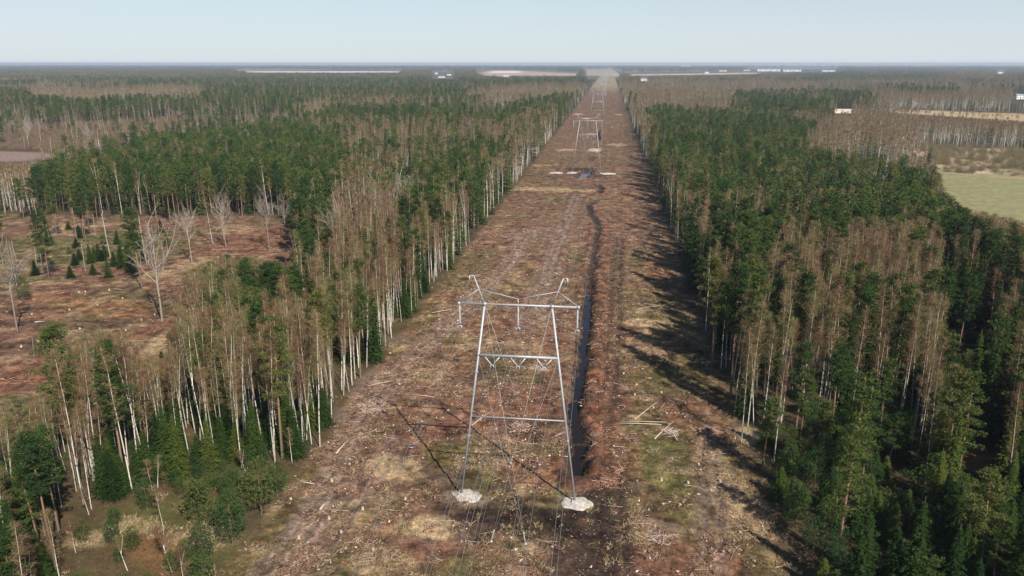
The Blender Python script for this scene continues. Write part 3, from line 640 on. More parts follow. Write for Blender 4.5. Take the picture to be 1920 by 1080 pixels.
# ------------------------------------------------------------------ woods: what stands where
# pixel polygons at canopy level -> (weights of kinds, density, height factor)
S = lambda d, h=1., **k: (k, d, h)
REG = [
    ([(790, 285), (870, 262), (950, 285), (975, 330), (945, 400), (880, 412), (740, 400), (745, 345)], S(1.1, spruce=.55, pine=.35, birch=.1)),
    ([(930, 250), (1010, 212), (1050, 208), (1015, 285), (965, 345), (930, 300)], S(1.1, birch=.7, pine=.2, spruce=.1)),
    ([(590, 212), (700, 203), (860, 205), (960, 195), (1085, 180), (1088, 205), (1045, 222), (980, 238), (640, 236), (590, 232)], S(1.2, spruce=.6, pine=.35, birch=.05)),
    ([(640, 262), (760, 262), (775, 300), (760, 380), (670, 380), (640, 330)], S(1.0, birch=.42, spruce=.42, pine=.16)),
    ([(560, 236), (930, 238), (960, 285), (880, 262), (820, 270), (800, 340), (760, 300), (690, 262), (600, 262)], S(1.0, birch=.55, pine=.2, spruce=.25)),
    ([(560, 200), (880, 196), (1080, 168), (1085, 180), (960, 195), (860, 206), (700, 204), (590, 213), (560, 220)], S(.9, birch=.85, spruce=.15)),
    ([(60, 160), (400, 163), (400, 184), (60, 186)], S(.9, birch=.7, spruce=.1, shrub=.2)),
    ([(60, 186), (270, 184), (275, 224), (65, 222)], S(1.1, pine=.6, spruce=.3, birch=.1)),
    ([(270, 184), (560, 188), (560, 212), (300, 214)], S(1.1, pine=.5, spruce=.3, birch=.2)),
    ([(890, 166), (1085, 158), (1085, 170), (890, 192)], S(.9, birch=.85, spruce=.15)),
    ([(-300, 200), (60, 205), (265, 226), (500, 214), (590, 218), (560, 236), (420, 234), (270, 252), (190, 290), (60, 312), (-300, 350)], S(.8, shrub=.66, birch=.24, aspen=.02, pine=.08)),
    ([(-300, 330), (60, 310), (60, 400), (-300, 420)], S(1.0, birch=.8, aspen=.05, spruce=.15)),
    ([(60, 310), (200, 288), (280, 248), (420, 232), (600, 225), (705, 245), (690, 270), (650, 330), (640, 380), (560, 410), (420, 400), (60, 402)], S(1.1, pine=.72, spruce=.18, birch=.10)),
    ([(562, 388), (625, 388), (632, 505), (560, 505)], S(1.2, spruce=.75, pine=.2, birch=.05)),
    ([(740, 385), (850, 385), (848, 480), (820, 545), (750, 530)], S(1.2, spruce=.6, pine=.3, birch=.1)),
    ([(682, 430), (722, 430), (722, 495), (682, 495)], S(1.2, spruce=.8, birch=.2)),
    ([(560, 362), (815, 375), (838, 392), (800, 500), (560, 500)], S(1.0, birch=.5, aspen=.03, spruce=.47)),
    ([(400, 515), (600, 520), (600, 600), (390, 612)], S(1.2, .8, pine=.6, young=.15, spruce=.25)),
    ([(630, 515), (790, 510), (785, 600), (720, 660), (640, 620)], S(1.1, .85, pine=.45, spruce=.35, birch=.2)),
    # right of the strip
    ([(1270, 384), (1610, 382), (1610, 410), (1270, 414)], S(1.1, .9, birch=.72, spruce=.28)),
    ([(1512, 258), (1572, 258), (1575, 302), (1512, 302)], S(1.2, birch=.9, spruce=.1)),
    ([(1180, 198), (1225, 206), (1212, 240), (1192, 250)], S(1.0, birch=.6, spruce=.4)),
    ([(1375, 178), (1535, 175), (1545, 226), (1480, 222), (1375, 206)], S(1.2, spruce=.6, pine=.4)),
    ([(1180, 188), (1560, 190), (1572, 260), (1500, 232), (1400, 214), (1225, 205), (1180, 200)], S(1., birch=.65, spruce=.35)),
    ([(1600, 272), (1650, 268), (1680, 312), (1610, 312)], S(1.2, .8, spruce=.9, birch=.1)),
    ([(1560, 280), (1740, 275), (1775, 340), (1640, 330), (1560, 312)], S(1., .8, birch=.75, shrub=.15, spruce=.1)),
    ([(1790, 365), (1925, 385), (2500, 400), (2500, 500), (1920, 492), (1830, 440)], S(1.1, birch=.72, spruce=.28)),
    ([(1190, 205), (1400, 210), (1530, 235), (1530, 300), (1600, 322), (1700, 330), (1760, 400), (1720, 480), (1440, 482), (1290, 485), (1250, 400)], S(1.2, pine=.5, spruce=.44, birch=.06)),
    ([(1290, 475), (1470, 480), (1480, 640), (1340, 660), (1300, 560)], S(1.1, pine=.58, birch=.22, spruce=.2)),
    ([(1470, 480), (1725, 480), (1765, 640), (1760, 720), (1640, 800), (1395, 800), (1340, 650), (1480, 640)], S(1.2, 1.05, birch=.78, pine=.10, spruce=.12)),
    ([(1600, 335), (1790, 335), (1910, 470), (2500, 500), (2500, 830), (1765, 790), (1765, 640), (1720, 480)], S(1.2, spruce=.62, pine=.24, birch=.14)),
    ([(1400, 790), (2600, 780), (2600, 1500), (1380, 1500)], S(1.0, .62, pine=.40, spruce=.60)),
    ([(1740, 262), (1815, 262), (1815, 274), (1740, 274)], S(1., .7, spruce=1.)),
    ([(1560, 210), (2500, 222), (2500, 284), (1560, 270)], S(1.15, birch=.96, aspen=.01, spruce=.03)),
    ([(1690, 272), (2500, 284), (2500, 362), (1752, 330)], S(.5, 1.5, willow=.62, shrub=.33, young=.05)),
    ([(1520, 134), (1760, 133), (1760, 152), (1520, 150)], S(1., pine=.5, spruce=.35, birch=.15)),
    ([(1560, 158), (1650, 158), (1655, 176), (1560, 174)], S(1., spruce=.7, birch=.3)),
    ([(978, 124), (1088, 124), (1088, 135), (978, 136)], S(1.3, spruce=1.)),
    ([(340, 138), (960, 138), (960, 176), (340, 180)], S(1., pine=.55, spruce=.2, birch=.25)),
    ([(1650, 176), (2500, 176), (2500, 214), (1650, 202)], S(1., birch=.9, spruce=.1)),
    ([(1180, 152), (1500, 152), (1560, 190), (1180, 192)], S(1., birch=.75, spruce=.25)),
    # nearest left corner
    ([(-600, 800), (170, 800), (190, 950), (150, 1400), (-600, 1400)], S(.8, .75, pine=.35, spruce=.35, birch=.3)),
]
sapling_px = [(150, 965), (190, 955), (330, 900), (470, 875), (600, 862), (640, 800), (625, 880), (540, 960), (470, 1080), (430, 1500), (60, 1500), (130, 1080)]
under_px = [(165, 955), (330, 895), (560, 858), (612, 838), (640, 785), (600, 760), (400, 790), (180, 850)]
rightyoung_px = [(1432, 1300), (1436, 1000), (1425, 900), (1400, 840), (1480, 800), (1700, 800), (1740, 1000), (1760, 1300)]
VIS = [[(-400, 404), (130, 403), (150, 409), (540, 409), (562, 470), (540, 490), (420, 472), (350, 500), (335, 560), (318, 640), (290, 660), (240, 640), (230, 618), (190, 612), (140, 616), (95, 690), (55, 745), (-400, 830)],
       [(1762, 330), (1925, 338), (2600, 345), (2600, 425), (1925, 414), (1870, 398), (1805, 382), (1762, 352)], [(1645, 203.5), (1925, 215), (2600, 222), (2600, 232), (1925, 225), (1690, 211)],
       [(-300, 276), (60, 282), (112, 290), (60, 297), (-300, 302)], spot1_px, spot2_px, [(458, 132), (750, 132.5), (750, 136), (458, 136)], [(900, 131), (978, 131), (1085, 136), (1085, 142), (900, 141)],
       [(1395, 127), (1572, 127), (1572, 136), (1395, 136)], [(1276, 117), (1296, 117), (1296, 125), (1276, 125)], [(806, 134), (854, 134), (854, 147), (806, 147)], [(1562, 204), (1598, 204), (1600, 213), (1562, 213)],
       [(1316, 132), (1332, 132), (1332, 139), (1316, 139)], [(1196, 147), (1218, 147), (1218, 153), (1196, 153)], [(1898, 179), (1922, 179), (1922, 188), (1898, 188)], [(1649, 339), (1662, 339), (1662, 354), (1649, 354)],
       [(1096, 130), (1150, 130), (1166, 150), (1096, 152)], [(1180, 136), (1425, 133), (1425, 138.5), (1180, 142)], [(1630, 326), (1650, 330), (1645, 340), (1628, 336)], [(1866, 133), (1886, 133), (1886, 139), (1866, 139)], [(936, 139), (960, 139), (960, 145), (936, 145)]]
LOWVIS = [[(1700, 272), (1925, 282), (2600, 288), (2600, 345), (1925, 336), (1758, 324)], [(-300, 228), (80, 236), (300, 222), (500, 216), (565, 222), (400, 238), (270, 256), (190, 292), (-300, 332)]]
def species(x, y, rng):
    """kind, keep probability and height factor for candidate points"""
    n_ = len(x); cx, cyy = pj(x, y, 13.0); bx, by = pj(x, y, 0.0)
    jx = (fbm(x / 18, y / 18, 201) - .5); cx = cx + jx * 34 * np.clip(200 / y, .08, 1) + (fbm(x / 120, y / 120, 205) - .5) * 110 * sstep(250, 900, y); cyy = cyy + (fbm(x / 25, y / 25, 211) - .5) * 18 * np.clip(250 / y, .05, 1) + (fbm(x / 130 + 7, y / 130, 215) - .5) * 26 * sstep(330, 900, y)
    kinds = np.full(n_, '', object); keep = np.ones(n_); hf = np.ones(n_); done = np.zeros(n_, bool); u = rng.uniform(size=n_)
    def assign(mask, spec):
        w_, d, h = spec; names = list(w_); p = np.cumsum([w_[k] for k in names]); p = p / p[-1]
        i = np.searchsorted(p, u[mask]); kinds[mask] = np.array(names, object)[np.clip(i, 0, len(names) - 1)]; keep[mask] = d; hf[mask] = h
    for poly, spec in REG:
        mk = inpoly(cx, cyy, poly) & ~done; assign(mk, spec); done |= mk
    rest = ~done; nz = fbm(x / 90 + 5, y / 90, 221); nz2 = fbm(x / 420, y / 230, 231)
    left = (x < -20); near = y < 330
    a = rest & near & left; assign(a, S(1.0, birch=.67, spruce=.22, pine=.11)); rest &= ~a
    a = rest & near; assign(a, S(1.0, birch=.3, spruce=.4, pine=.3)); rest &= ~a
    lim = np.where(left, .46, .57); d = (nz * .45 + nz2 * .55)
    a = rest & (d > lim); assign(a, S(1.0, pine=.5, spruce=.35, birch=.15)); rest &= ~a
    assign(rest, S(.9, birch=.8, shrub=.05, spruce=.15))
    mixu = rng.uniform(size=n_); odd = (mixu < .10) & (y > 300); kinds[odd & (mixu < .05)] = 'birch'; kinds[odd & (mixu >= .05)] = 'spruce'
    # base conditions
    ok = ~((x > XL - .5 - 1.2 * rng.uniform(size=n_)) & (x < XR + .4 + 1.5 * rng.uniform(size=n_)) & (y < 3400))
    for poly in OPEN: ok &= ~(inpoly(bx, by, poly) & (y > 20) & ((by < 415) | (poly is not field_px)))
    sb = inpoly(bx, by, scrub_px) & (y > 20); kinds[sb] = np.where(u[sb] < .62, 'willow', 'shrub'); keep[sb] = .75 * sstep(.38, .55, fbm(x[sb] / 12, y[sb] / 12, 281)); hf[sb] = 1.5
    for q in LOWVIS[1:]:
        lb = inpoly(bx, by, q) & (y > 20) & (u < .85); kinds[lb] = 'shrub'; keep[lb] = .9; hf[lb] = 1.3
    ok &= ~(inpoly(bx, by, scrub_px) & ~np.isin(kinds, ['willow', 'shrub', 'young']))
    far_open = [[(440, 131), (755, 131), (755, 139), (440, 139)], [(890, 132), (980, 131), (1088, 137), (1088, 145), (890, 146)], [(1092, 128), (1150, 128), (1182, 138), (1182, 146), (1092, 150)],
                [(1180, 137), (1430, 134), (1430, 141), (1180, 144)], [(598, 148), (672, 146), (702, 152), (618, 156)]]
    for poly in far_open: ok &= ~(inpoly(bx, by, poly) & (y > 900))
    sap = inpoly(bx, by, sapling_px) & (y > 20); kinds[sap] = np.where(u[sap] < .72, 'young', 'birch'); keep[sap] = .55 * (.35 + 1.3 * sstep(.4, .62, fbm(x[sap] / 5, y[sap] / 5, 271))); hf[sap] = np.where(u[sap] < .72, .62, .3)
    ud = np.zeros(n_, bool)
    ry = inpoly(bx, by, rightyoung_px) & (y > 20); kinds[ry] = np.where(u[ry] < .55, 'young', np.where(u[ry] < .85, 'spruce', 'pine')); keep[ry] = .9; hf[ry] = np.where(u[ry] < .55, 1.0, np.where(u[ry] < .85, .4, .78))
    ed = (x > XL - 7) & (x < XL + 2) & (y > 112) & (u * 7 % 1 < .38); kinds[ed] = 'birch'; hf[ed] = .95
    er = (x < XR + 5) & (x > XR - 1) & (y > 112) & (u * 7 % 1 < .2); kinds[er] = 'birch'; hf[er] = .95
    eg = (x > XR - 2) & (x < XR + 9) & np.isin(kinds, ['pine', 'spruce']); keep[eg] *= .62; hf[eg] *= (.6 + .6 * _hash(np.floor(x[eg] * 3), np.floor(y[eg] * 3), 5))
    un = (~ud) & (~ry) & (kinds == 'spruce') & left & near & (rng.uniform(size=n_) < .75); hf[un] *= .55   # spruce undergrowth below the birches
    return kinds, keep, hf, ok, bx, by, cx, cyy
def lattice(y0, y1, step, rng):
    out_ = []
    for yy in np.arange(y0, y1, step):
        # breadth of the view at this distance plus a margin on both sides
        Y = max(yy, 60); lo = Y * math.tan(-YAW - .60) - 45; hi = Y * math.tan(-YAW + .60) + 60
        xx = np.arange(lo, hi, step); out_.append(np.stack([xx, np.full(len(xx), yy)], 1))
    P = np.concatenate(out_); P += rng.uniform(-.48, .48, P.shape) * step; return P[:, 0], P[:, 1]
NOM = dict(birch=20, pine=20, spruce=18, young=5, aspen=20.4, shrub=3.2, willow=3.2, snag=11)
MASS = {}        # kind -> list of (x, y, z, rot, scale, lod, variant)
TREES = []       # near candidates kept as dicts
def clear_view(kinds, x, y, h, rng):
    ok = np.ones(len(x), bool); low = np.isin(kinds, ['shrub', 'willow', 'young']); u = rng.uniform(size=len(x)) < .16
    for f in (.0, .2, .4, .6, .8, 1.0):
        px, py = pj(x, y, 0.) if f == 0 else (None, None)
        X = x * cA + y * sA; Y = -x * sA + y * cA; d = CAMH - f * h; zc = np.maximum(Y * cP + d * sP, .1); px = 960 + FPX * X / zc; py = 540 + FPX * (d * cP - Y * sP) / zc
        for q in VIS: ok &= ~inpoly(px, py, q)
        for q in LOWVIS: ok &= ~(inpoly(px, py, q) & ~low & ~u)
    return ok
rng = np.random.default_rng(7)
for y0, y1, step, lod in ((58, 262, 2.5, 0), (58, 240, 3.1, 9), (80, 170, 2.6, 8), (262, 430, 3.1, 1), (430, 760, 3.9, 1), (760, 1350, 5.4, 1), (1350, 2300, 8.2, 1)):
    x, y = lattice(y0, y1, step, rng); kinds, keep, hf, ok, bx, by, cx, cyy = species(x, y, rng)
    r_ = rng.uniform(size=len(x)); sz = (1.14 - .46 * rng.uniform(size=len(x)) ** 1.5) * hf * (.9 + .22 * fbm(x / 30, y / 30, 251));
    if lod == 9: ok &= (x < XL) & (kinds == 'birch')
    if lod == 8: ok &= (x < XL - .5) & inpoly(bx, by, under_px); kinds = np.where(rng.uniform(size=len(x)) < .82, 'spruce', 'young').astype(object); hf = np.where(kinds == 'spruce', .40, .62); keep = np.full(len(x), .95); sz = (1.2 - .6 * rng.uniform(size=len(x))) * hf; lod = 0
    if lod == 9: lod = 0; keep = keep * .5
    if y0 > 250: ok &= fbm(x / 14 + 3, y / 14, 261) > .30
    if y0 > 700: ok &= (fbm(x / 160 + 3, y / 90, 291) < .64) | (np.abs(x - LINE_X) < 90)
    th = 1.0 if step < 3 else .92
    conv = np.isin(kinds, ['pine', 'spruce']); pk = np.where(conv, .62 if lod == 0 else .8, 1.0) * keep * th
    hh = np.array([NOM.get(q, 18) for q in kinds]) * sz; fit = np.zeros(len(x), bool)
    for f_ in (1., .86, .74, .63, .5):
        good = clear_view(kinds, x, y, hh * f_, rng) & ~fit; sz[good] *= f_; fit |= good
        if y0 > 300 and f_ < .8: break
    ok &= fit
    sel = ok & (r_ < pk)
    sc_far = 1 + .22 * max(0, (y0 - 430) / 900)
    for i in np.nonzero(sel)[0]:
        k = kinds[i]; s = sz[i]
        if k in ('birch', 'pine', 'spruce'): s *= {'birch': .98, 'pine': .97, 'spruce': .98}[k]
        TREES.append((k, x[i], y[i], s, rng.uniform(0, 6.28), lod, bx[i], by[i], sc_far))
print('trees', len(TREES))

# hand-placed trees: kind, base pixel, top pixel row, label
HAND = [
    ('pine', 143, 905, 608, 'tall thin-stemmed pine rising above the birches near the lower left corner'),
    ('pine', 106, 1066, 815, 'leaning pine with orange lower trunk in the lower left corner'),
    ('birch', 157, 946, 650, 'tall white birch standing at the stand\'s front corner beside the tall pine'),
    ('spruce', 42, 1115, 925, 'dark spruce cut by the bottom edge at the far lower left'),
    ('spruce', 480, 858, 745, 'full green spruce at the birch stand\'s front, left one of the two largest'),
    ('spruce', 556, 858, 755, 'full green spruce at the birch stand\'s front, right one of the two largest'),
    ('spruce', 395, 882, 782, 'mid-sized spruce under the birches, left of the two full green spruces'),
    ('spruce', 328, 880, 792, 'mid-sized spruce under the birches, third left of the two full green spruces'),
    ('spruce', 280, 906, 802, 'mid-sized spruce under the birches where the front row bends'),
    ('spruce', 215, 935, 838, 'leftmost of the low spruces along the front of the birch stand'),
    ('spruce', 437, 852, 776, 'slim spruce tucked behind the left full green spruce'),
    ('birch', 600, 838, 590, 'solitary white birch at the very front corner of the stand by the strip'),
    ('birch', 446, 852, 600, 'white birch standing behind the left full green spruce'),
    ('young', 490, 964, 862, 'largest bushy young pine left of the cleared strip, lower left'),
    ('young', 436, 1020, 926, 'young pine in front of the largest bushy one, lower left'),
    ('young', 376, 985, 900, 'broad young pine in the open scrub, lower left'),
    ('young', 417, 925, 880, 'small young pine just behind the broad one, lower left'),
    ('young', 277, 958, 900, 'young pine in front of the low spruces, lower left'),
    ('young', 382, 1052, 982, 'young pine near the bottom edge below the broad one'),
    ('young', 384, 1112, 1040, 'young pine cut by the bottom edge, lower left'),
    ('young', 520, 930, 868, 'slim young pine right beside the largest bushy one'),
    ('pine', 144, 449, 340, 'pine with a bare stem at the upper edge of the left clearing'),
    ('pine', 161, 453, 345, 'thin pine just right of the bare-stemmed one, left clearing'),
    ('pine', 93, 526, 398, 'tall lone pine in the left clearing, beside the small dark spruces'),
    ('pine', 80, 503, 402, 'thinner pine directly behind the tall lone pine, left clearing'),
    ('pine', 267, 544, 392, 'pine with orange stem on the right side of the left clearing'),
    ('pine', 320, 420, 325, 'straight pine in front of the wood behind the left clearing'),
    ('young', 46, 567, 518, 'small umbrella-shaped dark pine alone in the left clearing'),
    ('snag', 207, 482, 400, 'leaning bare dead trunk in the middle of the left clearing'),
    ('snag', 275, 495, 402, 'bare dead trunk beside the orange-stemmed pine in the left clearing'),
    ('snag', 38, 516, 450, 'short bare dead trunk near the left edge of the clearing'),
    ('snag', 65, 667, 632, 'broken white stump standing alone in the front of the left clearing'),
    ('aspen', 33, 622, 450, 'bare whitish tree at the left edge of the clearing'),
    ('aspen', 304, 602, 405, 'large bare wide-crowned tree at the front of the left clearing'),
    ('aspen', 360, 492, 388, 'bare round-crowned pale tree in the left clearing'),
    ('aspen', 505, 468, 358, 'bare pale tree on the right side of the left clearing'),
    ('birch', 399, 457, 338, 'lone birch with brown crown in front of the pine wood'),
    ('spruce', 171, 494, 455, 'largest of the small dark spruces in the left clearing'),
    ('spruce', 150, 487, 465, 'small spruce left of the largest one in the left clearing'),
    ('spruce', 133, 521, 497, 'small spruce in the front row of the left clearing, left one'),
    ('spruce', 175, 515, 493, 'smallest spruce in the front row of the left clearing'),
    ('spruce', 204, 521, 485, 'spruce at the right end of the front row in the left clearing'),
    ('spruce', 67, 516, 486, 'low spruce left of the tall lone pine in the left clearing'),
    ('spruce', 92, 459, 405, 'slim spruce at the back of the left clearing behind the lone pine'),
    ('spruce', 192, 489, 467, 'small spruce right of the largest one in the left clearing'),
    ('spruce', 230, 503, 448, 'dark spruce left of the orange-stemmed pine in the clearing'),
    ('spruce', 246, 509, 428, 'tallest dark spruce of the left clearing, below the orange-stemmed pine'),
    ('aspen', 1504, 470, 382, 'pale bare fork-crowned tree rising from the dark wood on the right'),
    ('aspen', 755, 465, 318, 'pale wide bare tree among the dark trees left of the strip'),
    ('pine', 1580, 976, 705, 'tall slender pine with a long bare stem standing out of the young trees, lower right'),
    ('pine', 1830, 1120, 885, 'broad pale green pine crown at the lower right'),
    ('spruce', 1700, 1140, 930, 'large olive spruce cut by the bottom edge at the lower right'),
    ('spruce', 1605, 1130, 915, 'dark spruce just left of the large olive one, lower right'),
    ('pine', 1405, 772, 520, 'tall pine with a bright orange stem at the edge of the right-hand wood'),
    ('pine', 1334, 692, 483, 'pine with clear grey stem, first in the edge of the right-hand wood'),
    ('pine', 1372, 705, 495, 'pine right behind the clear-stemmed edge pine on the right'),
    ('pine', 1495, 740, 510, 'tall pine with orange stem deeper in the birches on the right'),
    ('birch', 1390, 830, 610, 'white birch leaning out at the front corner of the right-hand wood'),
    ('birch', 1402, 800, 600, 'white birch directly behind the leaning front one on the right'),
    ('birch', 1430, 806, 615, 'white birch pair member right of the leaning front birch'),
    ('birch', 1376, 778, 590, 'thin white birch left of the leaning front birch on the right'),
    ('spruce', 1140, 157, 150, 'lone dark tree standing in the strip far away near the fields'),
    ('pine', 1480, 870, 800, 'low bushy pine at the front edge of the right-hand young trees'),
]

# ------------------------------------------------------------------ individuals (up to 300 of a kind that show largest), the rest in mass
NAMES = dict(birch=('birch_tree', 'birch'), pine=('pine_tree', 'pine'), spruce=('spruce_tree', 'spruce'), young=('young_pine', 'young pine'), aspen=('bare_broadleaf_tree', 'bare tree'), snag=('dead_tree', 'dead tree'), shrub=('bare_shrub', 'shrub'), willow=('willow_bush', 'bush'))
LOOK = dict(birch=['straight birch', 'leaning birch', 'reddish birch', 'full-crowned birch', 'thin-stemmed birch', 'sparse birch', 'crooked birch', 'forked birch'],
            pine=['round-crowned pine', 'narrow-crowned pine', 'ragged pine', 'layered pine', 'flat-topped pine'],
            spruce=['pointed spruce', 'dense dark spruce', 'slim spruce', 'broad-skirted spruce', 'ragged spruce'],
            young=['bushy young pine', 'low young pine', 'rounded young pine', 'ragged young pine'], aspen=['bare forked tree'] * 3, snag=['dead trunk'] * 3, shrub=['bare bush'] * 3, willow=['olive willow bush'] * 2)
def make_tree(kind, x, y, s, rot, v, label, group=None, lod=0, z=None):
    key = kind + ('_far' if lod and kind + '_far' in KINDS else ''); L = KINDS[key]; tm, cm_, _, H = L[v % len(L)]
    nm, cat = NAMES[kind]
    r = bpy.data.objects.new(nm, None); C.objects.link(r); r.empty_display_size = .5
    r.location = (x, y, -.1 if z is None else z); r.rotation_euler = (0, 0, rot); wq = (.62 + .38 * s) if kind == 'spruce' else ((.45 + .55 * s) if kind in ('birch', 'pine') else s); r.scale = (wq, wq, s)
    tag(r, label, cat, group)
    t = bpy.data.objects.new('trunk', tm); C.objects.link(t); t.parent = r
    if cm_: c = bpy.data.objects.new('crown', cm_); C.objects.link(c); c.parent = r
    return r
hxy = []
for i, (k, bx, by, ty, lab) in enumerate(HAND):
    x, y = gp(bx, by); h = top_height(bx, by, ty); hxy.append((x, y, h))
    make_tree(k, x, y, h / NOM[k], i * 1.7, i, lab)
rc = np.random.default_rng(99); green = [(70, 425), (250, 420), (330, 440), (300, 500), (200, 528), (60, 530)]
EXTRA = []
def extra(kind, poly, n_, lo, hi, lab, v0=0):
    xs_ = [p_[0] for p_ in poly]; ys_ = [p_[1] for p_ in poly]; k_ = 0
    while k_ < n_:
        a_, b_ = rc.uniform(min(xs_), max(xs_)), rc.uniform(min(ys_), max(ys_))
        if not inpoly(np.array([a_]), np.array([b_]), poly)[0]: continue
        k_ += 1; x_, y_ = gp(a_, b_); s_ = rc.uniform(lo, hi); col_ = 'left part' if a_ < 150 else ('right part' if a_ > 330 else 'middle')
        row_ = 'back' if b_ < 450 else ('front' if b_ > 560 else 'centre')
        lb = lab.format(col_ + ', ' + row_); make_tree(kind, x_, y_, s_, rc.uniform(0, 6), k_ + v0, lb, 'group of ' + lb)
clr_in = [(-60, 415), (130, 412), (535, 415), (550, 465), (420, 465), (340, 495), (320, 620), (230, 600), (90, 660), (-60, 720)]
extra('spruce', green, 16, .13, .34, 'small dark spruce on the green patch of the left clearing, {}')
extra('young', green, 14, .3, .8, 'low young pine on the green patch of the left clearing, {}')
extra('shrub', clr_in, 60, .25, .7, 'low bare bush in the left clearing, {}')
extra('pine', [(-60, 408), (330, 408), (330, 440), (-60, 470)], 10, .8, 1.05, 'scattered thin pine toward the back of the left clearing, {}')
extra('birch', [(-60, 470), (60, 470), (60, 560), (-60, 600)], 4, .7, .95, 'scattered birch near the left picture edge in the clearing, {}')
extra('snag', clr_in, 5, .35, .8, 'scattered bare dead trunk in the left clearing, {}')
extra('aspen', [(230, 420), (540, 420), (545, 450), (400, 470)], 3, .6, .85, 'scattered pale bare tree in the left clearing, {}')
HXY = np.array([(a, b) for a, b, _ in hxy])
pools = {}
GRP = dict(birch='birches along the strip', pine='pines along the strip', spruce='spruces along the strip', young='young pines along the strip', aspen='bare broadleaf trees', snag='dead trees', shrub='bare bushes', willow='willow bushes')
for T_ in TREES:
    k, x, y = T_[0], T_[1], T_[2]
    if y < 330 and 20 < y and np.min(np.hypot(HXY[:, 0] - x, HXY[:, 1] - y)) < 1.6: continue
    pools.setdefault(k, []).append(T_)
ALLXY = np.array([(t_[1], t_[2]) for t_ in TREES if t_[2] < 720]); ALLK = [t_[0] for t_ in TREES if t_[2] < 720]
def beside(k, x, y):
    d = np.hypot(ALLXY[:, 0] - x, ALLXY[:, 1] - y); o_ = np.argsort(d)[1:4]; q = [ALLK[i] for i in o_ if d[i] < 4.5]
    if not q: return 'standing free'
    dif = [a for a in q if a != k]
    return ('by a '[:3] + 'a ' + {'young': 'sapling', 'aspen': 'bare tree', 'willow': 'bush', 'shrub': 'bush'}.get(dif[0], dif[0])) if dif else ('among its kind' if len(q) > 1 else 'paired with another')
def where(x, y, bx, by):
    """a place phrase built from landmarks one can find in the picture"""
    if x > 60 and inpoly(np.array([bx]), np.array([by]), scrub_px)[0]: return 'in rough grass behind the pale field, ' + ('near side' if by > 312 else ('middle' if by > 292 else 'far side'))
    left = x < LINE_X; d = (XL - x) if left else (x - XR)
    edge = 'at edge' if d < 4 else ('just inside' if d < 14 else ('well inside' if d < 38 else 'deep inside'))
    if edge == 'at edge': edge = 'edging'
    if left:
        if inpoly(np.array([bx]), np.array([by]), clearing_px)[0]: return 'in the left clearing'
        wood = 'the left birch stand' if y < 185 else ('the left mixed wood' if y < 330 else 'the far left woods')
    else: wood = 'the lower right wood' if y < 108 else ('the right wood' if y < 330 else 'the far right wood')
    if y < 97: dep = 'before the pylon'
    elif y < 112: dep = 'abreast the pylon'
    elif y < 128: dep = 'by its shadow'
    elif y < 150: dep = 'past its shadow'
    elif y < 200: dep = 'behind the pylon'
    elif y < 330: dep = 'toward second pylon'
    else: dep = 'near second pylon'
    return f'{edge} {wood}, {dep}'
def lab16(s): return ' '.join(s.split()[:16])
def first_label(T_):
    k, x, y, s, rot, lod, bx, by, sf = T_; v = int(rot * 1000) % len(LOOK[k]); size = 'tall ' if s > 1.03 else ('short ' if s < .62 else '')
    return lab16((size if not LOOK[k][v].startswith(('tall', 'low')) else '') + LOOK[k][v] + ' ' + beside(k, x, y) + ', ' + where(x, y, bx, by))
for k, L in pools.items():
    def score(T_):
        infr = -60 < T_[6] < 1980 and T_[7] < 1250
        return (0 if infr else 1, math.hypot(T_[1], T_[2]) / max(T_[3], .3) ** .5)
    cap = 290 if k in ('birch', 'pine', 'spruce', 'young') else 60
    near_ok = [T_ for T_ in L if T_[2] < (262 if k != 'young' else 330)] if k in ('birch', 'pine', 'spruce', 'young') else [T_ for T_ in L if T_[2] < 700]
    near_ok.sort(key=score); cap -= sum(1 for h in HAND if h[0] == k); ind = near_ok[:cap]; ids = set(map(id, ind))
    labs = {}
    for T_ in ind: labs.setdefault(first_label(T_), []).append(T_)
    final = {}
    for lb, M_ in labs.items():
        M_.sort(key=lambda q: q[6]); pre = {2: ('left', 'right'), 3: ('left', 'middle', 'right')}.get(len(M_), [None] * len(M_))
        for q, w_ in zip(M_, pre): final[id(q)] = (w_ + ' ' + lb) if w_ and len(lb.split()) < 16 else lb
    cnt = {}
    for v_ in final.values(): cnt[v_] = cnt.get(v_, 0) + 1
    for T_ in ind:
        _, x, y, s, rot, lod, bx, by, sf = T_; L_ = KINDS[k]; v = int(rot * 1000) % len(LOOK[k])
        lab = final[id(T_)]
        if bx < -20 or bx > 1940 or by > 1300: pass
        make_tree(k, x, y, s, rot, v, lab, ('group of ' + lab) if cnt[lab] > 1 else GRP[k], lod=1 if y > 262 else 0)
    MASS[k] = [T_ for T_ in L if id(T_) not in ids]
    print(k, len(ind), len(MASS[k]))

